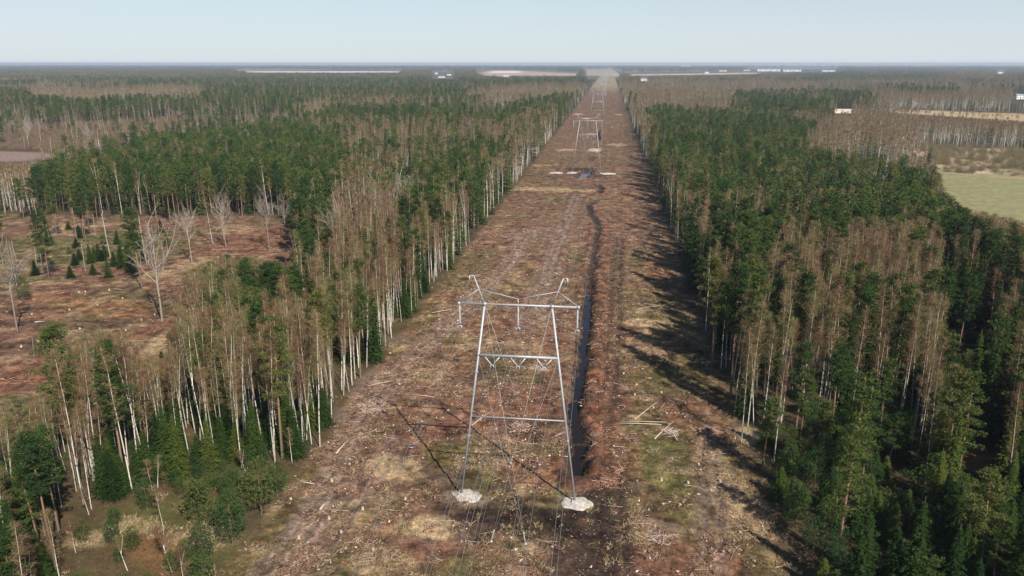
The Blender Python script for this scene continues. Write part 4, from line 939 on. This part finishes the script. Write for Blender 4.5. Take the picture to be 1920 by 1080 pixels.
def scatter(name, items, protos, label=None):
    """items: (x, y, z, rot, sx, sz, proto index); protos: mesh list -> ONE object with instances on its points"""
    A = np.array(items, float); me = bpy.data.meshes.new(name); me.vertices.add(len(A)); me.vertices.foreach_set('co', A[:, :3].astype(np.float32).ravel())
    a = me.attributes.new('turn', 'FLOAT_VECTOR', 'POINT'); a.data.foreach_set('vector', np.c_[np.zeros(len(A)), np.zeros(len(A)), A[:, 3]].astype(np.float32).ravel())
    a = me.attributes.new('size', 'FLOAT_VECTOR', 'POINT'); a.data.foreach_set('vector', A[:, [4, 4, 5]].astype(np.float32).ravel())
    a = me.attributes.new('pick', 'INT', 'POINT'); a.data.foreach_set('value', A[:, 6].astype(np.int32))
    o = link(name, me); g = bpy.data.node_groups.new(name, 'GeometryNodeTree')
    g.interface.new_socket('Geometry', in_out='INPUT', socket_type='NodeSocketGeometry'); g.interface.new_socket('Geometry', in_out='OUTPUT', socket_type='NodeSocketGeometry')
    gi = g.nodes.new('NodeGroupInput'); go = g.nodes.new('NodeGroupOutput'); jn = g.nodes.new('GeometryNodeJoinGeometry')
    def attr(nm, ty):
        q = g.nodes.new('GeometryNodeInputNamedAttribute'); q.data_type = ty; q.inputs[0].default_value = nm; return [s_ for s_ in q.outputs if s_.enabled and s_.name == 'Attribute'][0]
    tu = attr('turn', 'FLOAT_VECTOR'); sz_ = attr('size', 'FLOAT_VECTOR'); pk_ = attr('pick', 'INT')
    for i, pm in enumerate(protos):
        po = bpy.data.objects.new(name + '_form', pm)
        oi = g.nodes.new('GeometryNodeObjectInfo'); oi.inputs['Object'].default_value = po; oi.inputs['As Instance'].default_value = True
        cmp_ = g.nodes.new('FunctionNodeCompare'); cmp_.data_type = 'INT'; cmp_.operation = 'EQUAL'
        ins = [s_ for s_ in cmp_.inputs if s_.enabled]; g.links.new(pk_, ins[0]); ins[1].default_value = i
        ip = g.nodes.new('GeometryNodeInstanceOnPoints'); g.links.new(gi.outputs[0], ip.inputs['Points']); g.links.new(cmp_.outputs[0], ip.inputs['Selection'])
        g.links.new(oi.outputs['Geometry'], ip.inputs['Instance']); g.links.new(tu, ip.inputs['Rotation']); g.links.new(sz_, ip.inputs['Scale']); g.links.new(ip.outputs[0], jn.inputs[0])
    g.links.new(jn.outputs[0], go.inputs[0]); md = o.modifiers.new('scatter', 'NODES'); md.node_group = g
    return tag(o, label, kind='stuff')

WOODNAME = dict(birch='birch_woodland', pine='pine_woodland', spruce='spruce_woodland', young='pine_undergrowth', aspen='broadleaf_woodland', shrub='scrub', willow='willow_scrub')
CLUMPS = {}
def clump(kind, seed, n=9, half=10.):
    """a patch of far woodland in one mesh"""
    rng = np.random.default_rng(seed); tr = Tris()
    for j in range(n):
        x, y = rng.uniform(-half, half, 2); h = rng.uniform(15, 21)
        if kind == 'conifer' and rng.uniform() < .85 or kind == 'birch' and rng.uniform() < .12:
            m_ = 46; t = rng.uniform(.15, 1, m_); a = rng.uniform(0, 7, m_); rr = 2.3 * (1 - t) ** .7 + .3
            P = np.stack([x + np.cos(a) * rr, y + np.sin(a) * rr, t * h], 1); D = np.stack([np.cos(a), np.sin(a), rng.normal(-.2, .5, m_)], 1)
            tr.slivers(P, D + rng.normal(0, .5, (m_, 3)), 1.5, 1.3, rng, 0 if kind == 'conifer' else 2)
        else:
            tr.tube([(x, y, 0), (x + rng.normal(0, .4), y, h * .9)], [.16, .06], 3, 1, False)
            m_ = 44; t = rng.uniform(.38, 1, m_); a = rng.uniform(0, 7, m_); rr = 1.7 * np.sin(np.pi * (t - .3) / .75) * rng.uniform(.3, 1, m_)
            P = np.stack([x + np.cos(a) * rr, y + np.sin(a) * rr, t * h], 1); tr.slivers(P, cone_dirs(rng, m_, rng.uniform(0, .9, m_)), 2.2, .42, rng, 3)
    return tr.mesh(kind + '_patch', [M_pine if seed % 2 else M_spruce, M_birchbark, M_spruce, M_twig])
CL = {'conifer': [clump('conifer', 301), clump('conifer', 302), clump('conifer', 303)], 'birch': [clump('birch', 311), clump('birch', 312), clump('birch', 313)]}
far = {'conifer': [], 'birch': []}
for y0, y1, step, f in ((2300, 3300, 17, 1.0), (3300, 5200, 30, 1.35), (5200, 8500, 62, 1.9), (8500, 13000, 120, 2.4)):
    x, y = lattice(y0, y1, step, rng); kinds, keep, hf, ok, bx, by, cx, cyy = species(x, y, rng); r_ = rng.uniform(size=len(x))
    ok &= clear_view(kinds, x, y, np.full(len(x), 19.), rng)
    if y0 > 3300: ok &= fbm(x / 1500 + 3, y / 260 + 7, 71) < .66
    for i in np.nonzero(ok & (r_ < .93))[0]:
        fm = 'conifer' if kinds[i] in ('pine', 'spruce', 'young') else 'birch'
        far[fm].append((x[i], y[i], -.2, rng.uniform(0, 6.28), f, min(1.0 * f ** .3, 1.3) * rng.uniform(.75, 1.1), rng.integers(0, 3)))
print('far', len(far['conifer']), len(far['birch']))
for k, L in MASS.items():
    if not L: continue
    protos = [q[2] for q in KINDS[k]]; n0 = len(protos)
    if k + '_far' in KINDS: protos = protos + [q[2] for q in KINDS[k + '_far']]
    items = []
    for (_, x, y, s, rot, lod, bx, by, sf) in L:
        use_far = (k + '_far' in KINDS) and y > 235
        v = n0 + int(rot * 1000) % (len(protos) - n0) if use_far else int(rot * 1000) % n0
        wd = s * sf if k not in ('birch', 'pine', 'spruce') else ((.62 + .38 * s) if k == 'spruce' else (.45 + .55 * s)) * sf
        items.append((x, y, -.1, rot, wd, s, v))
    if k in ('pine', 'birch'):
        fk = 'conifer' if k == 'pine' else 'birch'; b0 = len(protos); protos = protos + CL[fk]
        items += [(a, b_, c_, d_, e_, f_, b0 + g_) for a, b_, c_, d_, e_, f_, g_ in far[fk]]
    scatter(WOODNAME[k], items, protos)

# ------------------------------------------------------------------ slash, stumps and grass of the cleared ground
M_slash, n, out = newmat('slash')
a_ = N(n, 'ShaderNodeAttribute', attribute_name='tone'); bb = N(n, 'ShaderNodeBsdfDiffuse'); n.links.new(a_.outputs[0], bb.inputs[0]); n.links.new(bb.outputs[0], out.inputs[0])
def sticks(name, P, A, L, W, tilt, col, mat=M_slash):
    """many thin three-sided sticks in one mesh"""
    n_ = len(P); D = np.stack([np.cos(A) * np.cos(tilt), np.sin(A) * np.cos(tilt), np.sin(tilt)], 1); S_ = np.stack([-np.sin(A), np.cos(A), np.zeros(n_)], 1); U = np.cross(D, S_)
    B = P - D * L[:, None] / 2; E = P + D * L[:, None] / 2; V = []
    for Q_, f in ((B, 1.), (E, .6)):
        for a, b_ in ((-1, -.5), (1, -.5), (0, .9)): V.append(Q_ + (S_ * a + U * b_) * (W * f)[:, None])
    V = np.stack(V, 1).reshape(-1, 3); o6 = np.arange(n_)[:, None] * 6
    T = np.concatenate([o6 + np.array(q) for q in ((0, 1, 4), (0, 4, 3), (1, 2, 5), (1, 5, 4), (2, 0, 3), (2, 3, 5), (3, 4, 5), (0, 2, 1))])
    me = mesh_np(name, V, T, [mat]); c_ = me.attributes.new('tone', 'FLOAT_COLOR', 'POINT')
    c_.data.foreach_set('color', np.repeat(np.c_[col, np.ones(n_)], 6, 0).astype(np.float32).ravel()); return me
rng = np.random.default_rng(77)
def field_pts(n_, x0, x1, y0, y1, fn=None):
    y = y0 + (y1 - y0) * rng.uniform(size=n_) ** 1.5; x = rng.uniform(x0, x1, n_)
    q = fbm(x / 6, y / 6, 301) * .6 + vnoise(x / 2, y / 2, 303) * .4
    if fn is not None: q = q + fn(x, y)
    k = q > .50; return x[k], y[k]
win = [gp(*p) for p in [(640, 850), (700, 765), (760, 690), (840, 610), (900, 550), (960, 490), (1000, 430)]]
win2 = [gp(*p) for p in [(1150, 700), (1145, 600), (1158, 480), (1162, 420)]]
win3 = [gp(*p) for p in [(985, 860), (970, 760), (975, 700), (1020, 560), (1040, 450)]]
def windrow(x, y):
    return .42 * np.exp(-(dist_poly(x, y, win) / 3.0) ** 2) + .22 * np.exp(-(dist_poly(x, y, win2) / 3) ** 2) + .16 * np.exp(-(dist_poly(x, y, win3) / 3) ** 2) + .12 * np.exp(-((x + 3.5 - 6.5) / 2.5) ** 2) * (y < 260)
def slash(n_, x0, x1, y0, y1, lo, hi, wl, wh, name, fn=windrow):
    x, y = field_pts(n_, x0, x1, y0, y1, fn); z = ground_z(x, y); wet = (z < -.5) | (rng.uniform(size=len(x)) > np.clip((cover(x, y)[0].mean(-1) - .025) / .07, .1, 1)); x, y, z = x[~wet], y[~wet], z[~wet]; k = len(x)
    if k == 0: return None
    L = lo + (hi - lo) * rng.uniform(size=k) ** 4; W = wl + (wh - wl) * rng.uniform(size=k) ** 2
    pale = rng.uniform(size=k) ** 2; c0 = np.array([.16, .085, .055]); c1 = np.array([.56, .44, .36]); col = c0 + (c1 - c0) * pale[:, None]
    red = rng.uniform(size=k) < .22; col[red] = np.array([.26, .12, .07]) * rng.uniform(.7, 1.3, (red.sum(), 1))
    return sticks(name, np.stack([x, y, z + .06 + rng.uniform(0, .22, k)], 1), rng.uniform(0, 6.28, k), L, W, rng.normal(0, .14, k), col)
for me in (slash(60000, XL, XR, 72, 330, .25, 2.6, .012, .042, 'logging_slash'),):
    tag(link('logging_slash', me), 'broken branches and twigs strewn over the cleared strip', kind='stuff')
me = slash(9000, -215, -52, 125, 300, .6, 3.2, .03, .08, 'slash', lambda x, y: np.where(inpoly(*pj(x, y, 0.), clearing_px), .02, -1.))
tag(link('woody_debris', me), 'twigs and wood chips strewn over the left clearing', kind='stuff')
# torn bark and peat clods: small irregular pale and rust flakes
def flakes(n_, x0, x1, y0, y1, name, smin, smax, cols, fn=windrow, up=.5):
    x, y = field_pts(n_, x0, x1, y0, y1, fn); z = ground_z(x, y); k0 = z > -.5; x, y, z = x[k0], y[k0], z[k0]; k = len(x)
    lum = cover(x, y)[0].mean(-1); k1 = rng.uniform(size=k) < np.clip((lum - .03) / .07, .08, 1); x, y, z = x[k1], y[k1], z[k1]; k = len(x)
    t = Tris(); s_ = smin + (smax - smin) * rng.uniform(size=k) ** 2; D = cone_dirs(rng, k, rng.uniform(-.1, up, k))
    t.slivers(np.stack([x, y, z + .03], 1), D, s_, s_ * rng.uniform(.3, .9, k), rng, 0, .6)
    me = t.mesh(name, [M_slash]); c_ = me.attributes.new('tone', 'FLOAT_COLOR', 'POINT'); cc = np.array(cols)[rng.integers(0, len(cols), k)] * rng.uniform(.7, 1.25, (k, 1))
    c_.data.foreach_set('color', np.repeat(np.c_[np.clip(cc, 0, .8), np.ones(k)], 3, 0).astype(np.float32).ravel()); return me
me = flakes(90000, XL, XR, 72, 300, 'litter', .12, .6, [(.26, .10, .055), (.20, .11, .07), (.34, .2, .13), (.10, .06, .04), (.55, .45, .37), (.13, .12, .04)])
tag(link('bark_litter', me), 'torn bark, peat clods and dead needles on the cleared strip', kind='stuff')
# dead grass tufts
def grass(n_, x0, x1, y0, y1, name, fn, cols, lo=.25, hi=.7):
    x, y = field_pts(n_, x0, x1, y0, y1, fn); z = ground_z(x, y); k0 = z > -.4; x, y, z = x[k0], y[k0], z[k0]; k = len(x); m_ = 5
    i = np.repeat(np.arange(k), m_); P = np.stack([x, y, z - .03], 1)[i] + np.r_[rng.normal(0, .12, (k * m_, 3))] * [1, 1, 0]
    t = Tris(); t.slivers(P, cone_dirs(rng, k * m_, rng.uniform(.45, .95, k * m_)), rng.uniform(lo, hi, k * m_), .06, rng)
    me = t.mesh(name, [M_slash]); c_ = me.attributes.new('tone', 'FLOAT_COLOR', 'POINT'); cc = (np.array(cols)[rng.integers(0, len(cols), k)] * rng.uniform(.75, 1.2, (k, 1)))[i]
    c_.data.foreach_set('color', np.repeat(np.c_[cc, np.ones(k * m_)], 3, 0).astype(np.float32).ravel()); return me
tanb = [(gp(b_[0], b_[1]), abs(gp(b_[0] + b_[2], b_[1])[0] - gp(b_[0], b_[1])[0]), abs(gp(b_[0], b_[1] - b_[3])[1] - gp(b_[0], b_[1] + b_[3])[1]) / 2) for b_ in BLOBS if b_[4] == 'tan' and b_[1] > 590]
def tanm(x, y):
    q = np.full(np.shape(x), -.12)
    for (cx_, cy2), ex, ey in tanb: q = np.maximum(q, .35 * (1 - np.hypot((x - cx_) / ex, (y - cy2) / ey)))
    return q
tag(link('dead_grass', grass(42000, XL - 30, XR + 3, 70, 215, 'dead_grass', tanm, [(.46, .35, .2), (.38, .28, .15), (.5, .42, .27)])), 'tufts of straw-coloured dead grass', kind='stuff')
tag(link('heather', grass(42000, XL - 25, XR + 1, 70, 230, 'heather', lambda x, y: (fbm(x / 9, y / 9, 401) - .5) * 1.2 + .2 * (x < XL + 8), [(.11, .105, .032), (.15, .085, .04), (.09, .06, .035), (.2, .12, .06)], .2, .5)), 'low heather and bilberry cover', kind='stuff')

# fallen logs and brush piles one can tell apart
M_log = plain('weathered_log', (.52, .43, .35), .9, 0, .3, 6)
M_redlog = plain('rust_branch', (.30, .14, .08), .9, 0, .3, 6)
def log(p0, p1, rad, label):
    a = np.array((*gp(*p0), .0)); b_ = np.array((*gp(*p1), .0)); a[2] = ground_z(a[0], a[1])[0] + rad + .08; b_[2] = ground_z(b_[0], b_[1])[0] + rad + .2
    t = Tris(); m_ = (a + b_) / 2 + [0, 0, .08]; t.tube([a, m_, b_], [rad, rad * .9, rad * .6], 6); d = (b_ - a) / np.linalg.norm(b_ - a)
    rg = np.random.default_rng(int(p0[0])); t.slivers(np.array([a + d * np.linalg.norm(b_ - a) * u for u in (.3, .5, .7, .85)]), cone_dirs(rg, 4, .4) + d, .6, .05, rg)
    c0 = a.copy(); o = link('fallen_log', t.mesh('fallen_log', [M_log], True)); o.location = (0, 0, 0)
    tag(o, label, 'log', 'logs lying on the cleared ground')
LOGS = [((1153, 794), (1240, 799), .09, 'long thin pale pole lying level right of the ditch'), ((1168, 791), (1250, 795), .07, 'second thin pole lying just behind the long level pole'),
        ((1227, 822), (1262, 793), .11, 'pale log crossing over others, leaning right, right of the ditch'), ((1250, 797), (1270, 828), .1, 'pale log crossing over others, pointing down right'),
        ((1190, 787), (1233, 755), .09, 'slanted pale pole above the level poles right of the ditch'), ((1196, 580), (1250, 572), .08, 'curved whitish pole in the sun beside the right-hand shadows'),
        ((630, 852), (655, 826), .12, 'pale log end sticking out at the tip of the brush row on the left'), ((690, 726), (735, 718), .08, 'thin pole lying beside the birch edge above the brush row'),
        ((770, 742), (815, 746), .08, 'thin pale pole lying above the pylon\'s shadow, left side'), ((66, 608), (84, 605), .16, 'short thick white log in the left clearing'),
        ((880, 806), (925, 770), .09, 'white pole lying between the pylon\'s legs at the left'), ((985, 352), (905, 372), .1, 'long pale trunk lying toward the left edge before the second pylon'),
        ((1040, 822), (1064, 812), .07, 'white splinter lying between the pylon\'s legs at the right'), ((810, 588), (848, 582), .1, 'pale log at the left edge of the strip above the pylon'),
        ((560, 905), (590, 912), .1, 'short pale log on the lower left track'), ((600, 958), (612, 944), .14, 'short thick chunk on the lower left track')]
for L in LOGS: log(*L)
def pile(px, py, rad, h, n_, label, pale=.5, seed=0):
    x, y = gp(px, py); z0 = float(ground_z(x, y)[0]); r_ = np.random.default_rng(seed); q = r_.normal(0, .42, (n_, 2)) * rad; d = np.hypot(q[:, 0], q[:, 1]) / rad
    P = np.c_[q, z0 + np.clip(1 - d, .05, 1) * h * r_.uniform(.2, 1, n_)]; pl = r_.uniform(size=n_) < pale
    col = np.where(pl[:, None], np.array([.5, .4, .33]), np.array([.3, .13, .075])) * r_.uniform(.6, 1.2, (n_, 1))
    o = link('brush_pile', sticks('brush_pile', P, r_.uniform(0, 6.28, n_), r_.uniform(.6, 2.6, n_), r_.uniform(.02, .05, n_), r_.normal(0, .3, n_), col)); o.location = (x, y, 0)
    tag(o, label, 'brush pile', 'brush piles on the cleared ground')
pile(1331, 812, 2.2, 1.0, 260, 'loose rust and grey brush pile near the right-hand birches', .5, 1)
pile(1255, 812, 1.5, .7, 80, 'heap of pale crossed sticks where the poles meet, right of the ditch', .85, 2)
pile(700, 765, 3.2, .8, 420, 'grey brush heap at the bend of the brush row left of the pylon', .7, 3)
pile(1135, 905, 2.0, .7, 160, 'rusty brush heap beside the muddy track right of the pylon foot', .3, 4)
pile(1160, 880, 1.6, .5, 120, 'small rusty brush heap just behind the one by the muddy track', .3, 5)
pile(1240, 1010, 2.0, .6, 180, 'bleached brush heap near the bottom, right of the track', .75, 6)
pile(975, 800, 2.6, .5, 200, 'scattered brush heap between the pylon\'s legs', .6, 7)
pile(1010, 690, 2.6, .5, 180, 'bleached brush patch under the V-shaped insulators', .8, 8)
# stumps
rng = np.random.default_rng(5)
def stump_mesh(seed):
    r_ = np.random.default_rng(seed); t = Tris(); t.tube([(0, 0, -.2), (0, 0, .12), (.01, 0, .3)], [.24, .17, .16], 9); return t
STM = []
for i in range(3):
    t = stump_mesh(i); M1 = t.mesh('stump', [plain('stump_wood', (.55, .42, .28), .9, 0, .2, 8)]); STM.append(M1)
spots = []
for px_, py_ in [(560, 1010), (617, 973), (545, 935), (640, 1000), (700, 1035), (622, 905), (680, 955), (1290, 905), (1275, 950), (1240, 900), (1225, 765), (1310, 870), (1240, 735), (1190, 740), (760, 935), (1350, 905),
                 (60, 590), (95, 603), (130, 580), (160, 547), (205, 545), (183, 573), (236, 620), (150, 618), (110, 640), (190, 590), (230, 560), (265, 600), (40, 650), (72, 640), (148, 548), (290, 590)]:
    spots.append((*gp(px_, py_), px_, py_))
for i, (x, y, a, b_) in enumerate(spots):
    o = link('tree_stump', STM[i % 3]); o.location = (x, y, float(ground_z(x, y)[0])); o.rotation_euler = (0, 0, i); o.scale = (1.1,) * 3
    zone = 'the left clearing' if a < 300 else ('the cleared ground lower left' if a < 800 else 'the cleared ground right of the ditch')
    tag(o, f'small pale cut tree stump in {zone}', 'stump', f'cut stumps of {zone}')

# equal labels: say which one, counted from the left of the picture
ORD = 'first second third fourth fifth sixth seventh eighth ninth tenth eleventh twelfth thirteenth fourteenth fifteenth sixteenth seventeenth eighteenth nineteenth twentieth'.split()
same = {}
for o in C.objects:
    if o.parent is None and o.get('category') and o.get('label'): same.setdefault(o['label'], []).append(o)
for lb, M_ in same.items():
    if 2 <= len(M_) <= 20 and len(lb.split()) + 3 <= 16:
        M_.sort(key=lambda o: float(pj(o.location.x, o.location.y, 0.)[0]))
        for o, w_ in zip(M_, ORD): o['label'] = w_ + ' from left, ' + lb

# ------------------------------------------------------------------ far buildings
M_white = plain('white_cladding', (.8, .8, .78), .6, 0, .05); M_cream = plain('cream_wall', (.72, .66, .5), .8, 0, .08); M_roof = plain('grey_roof', (.3, .3, .31), .7, 0, .1)
M_paleroof = plain('pale_roof', (.75, .76, .78), .5, 0, .05); M_dark = plain('dark_window', (.03, .035, .04), .15, 0, .1); M_red = plain('rust_roof', (.3, .12, .08), .8, 0, .1)
def building(name, px, py, wid, dep, h, label, cat='building', wall=M_white, roof=M_paleroof, pitch=.0, nwin=4, rz=0., group=None):
    x, y = gp(px, py); r = empty(name, (x, y, -.1), label, cat, group, rz)
    t = Tris(); t.box((0, 0, h / 2), (wid, dep, h)); part('wall', t, wall, r, smooth=False)
    t = Tris(); o = .3 if wid < 30 else .8
    if pitch:
        hz = h + pitch; V = [(-wid / 2 - o, -dep / 2 - o, h), (wid / 2 + o, -dep / 2 - o, h), (wid / 2 + o, dep / 2 + o, h), (-wid / 2 - o, dep / 2 + o, h), (-wid / 2 - o, 0, hz), (wid / 2 + o, 0, hz)]
        t.add(V, [(0, 1, 5), (0, 5, 4), (2, 3, 4), (2, 4, 5), (0, 4, 3), (1, 2, 5), (0, 3, 2), (0, 2, 1)])
    else: t.box((0, 0, h + .35), (wid + o, dep + o, .7))
    part('roof', t, roof, r, smooth=False)
    for i in range(nwin):
        t = Tris(); t.box((-wid / 2 + wid * (i + .5) / nwin, -dep / 2 - .01, h * .55), (wid / nwin * .4, .08, h * .28)); part('window', t, M_dark, r, smooth=False)
    t = Tris(); t.box((wid * .04, -dep / 2 - .03, h * .2), (wid * .05 + .8, .08, h * .4)); part('door', t, M_dark, r, smooth=False)
    return r
building('warehouse', 1440, 133.6, 165, 60, 13, 'long white warehouse near the right horizon, longest of its row')
building('warehouse', 1484, 134.2, 125, 50, 13, 'white warehouse right beside the longest one near the horizon')
building('warehouse', 1552, 134.2, 90, 40, 9, 'low white warehouse at the right end of the row near the horizon')
building('farm_building', 1355, 134, 55, 30, 9, 'pale low building left of the white warehouses', 'building', M_cream)
building('farm_building', 1325, 137.5, 22, 14, 8, 'small bright white building left of the warehouses, before the fields')
building('farm_building', 1400, 133, 50, 20, 8, 'pinkish pale building directly left of the long warehouse', 'building', M_cream)
building('barn', 1580, 212, 24, 10, 4.2, 'long cream barn in front of the bare trees on the right', 'barn', M_cream, M_cream, .0, 0, .05)
building('farmhouse', 818, 139, 16, 10, 6, 'white farmhouse with dark trees beside it, left of the far fields', 'house', M_white, M_roof, 4, 3, .3)
building('farmhouse', 842, 142, 18, 10, 5, 'pale house right of the white farmhouse near the far fields', 'house', M_cream, M_paleroof, 3, 3, -.2)
building('farmhouse', 828, 146, 26, 12, 4, 'low long pale farm shed below the white farmhouse', 'house', M_cream, M_paleroof, 2, 3, .1)
building('farmhouse', 949, 144, 22, 10, 5, 'small pale shed at the front of the far tan field', 'shed', M_cream, M_paleroof, 2, 2)
building('farmhouse', 1208, 152, 30, 14, 6, 'small whitish building right of the strip near the far trees', 'building', M_white, M_paleroof, 2, 3)
building('cottage', 1655, 352, 8, 6, 4.2, 'small bluish white cottage glimpsed through the dark trees on the right', 'cottage', M_white, M_paleroof, 2.2, 2, .5)
building('cottage', 1638, 192, 8, 6, 5, 'tiny white cottage among the bare trees behind the birch belt', 'cottage', M_white, M_paleroof, 2.4, 2, .2)
building('farmhouse', 1910, 186, 14, 8, 6, 'white house beside the dark trees at the far right', 'house', M_white, M_roof, 3, 3, .2)
building('farmhouse', 1876, 138, 40, 20, 9, 'small white building near the horizon at the far right', 'building', M_white, M_paleroof, 0, 3)
for px_, h_, l in ((1283, 42, 'tall white tower on the right horizon'), (1290, 34, 'shorter white tower beside the tall one on the horizon')):
    x, y = gp(px_, 124); r = empty('silo', (x, y, 0), l, 'silo', 'white towers on the horizon'); t = Tris(); t.tube([(0, 0, 0), (0, 0, h_)], 6, 14); part('cylinder_wall', t, M_white, r)
    t = Tris(); t.tube([(0, 0, h_), (0, 0, h_ + 4)], [6.4, 1], 14); part('roof', t, M_paleroof, r)

# ------------------------------------------------------------------ air
m, n, out = newmat('haze'); pv = N(n, 'ShaderNodeVolumePrincipled'); pv.inputs['Color'].default_value = (.72, .84, 1, 1); pv.inputs['Density'].default_value = 1.0e-4; pv.inputs['Anisotropy'].default_value = .1
n.links.new(pv.outputs[0], out.inputs['Volume'])
t = Tris(); t.box((0, 6850, 29.75), (28000, 14900, 66.5)); hz = link('haze', t.mesh('haze', [m])); tag(hz, kind='stuff')
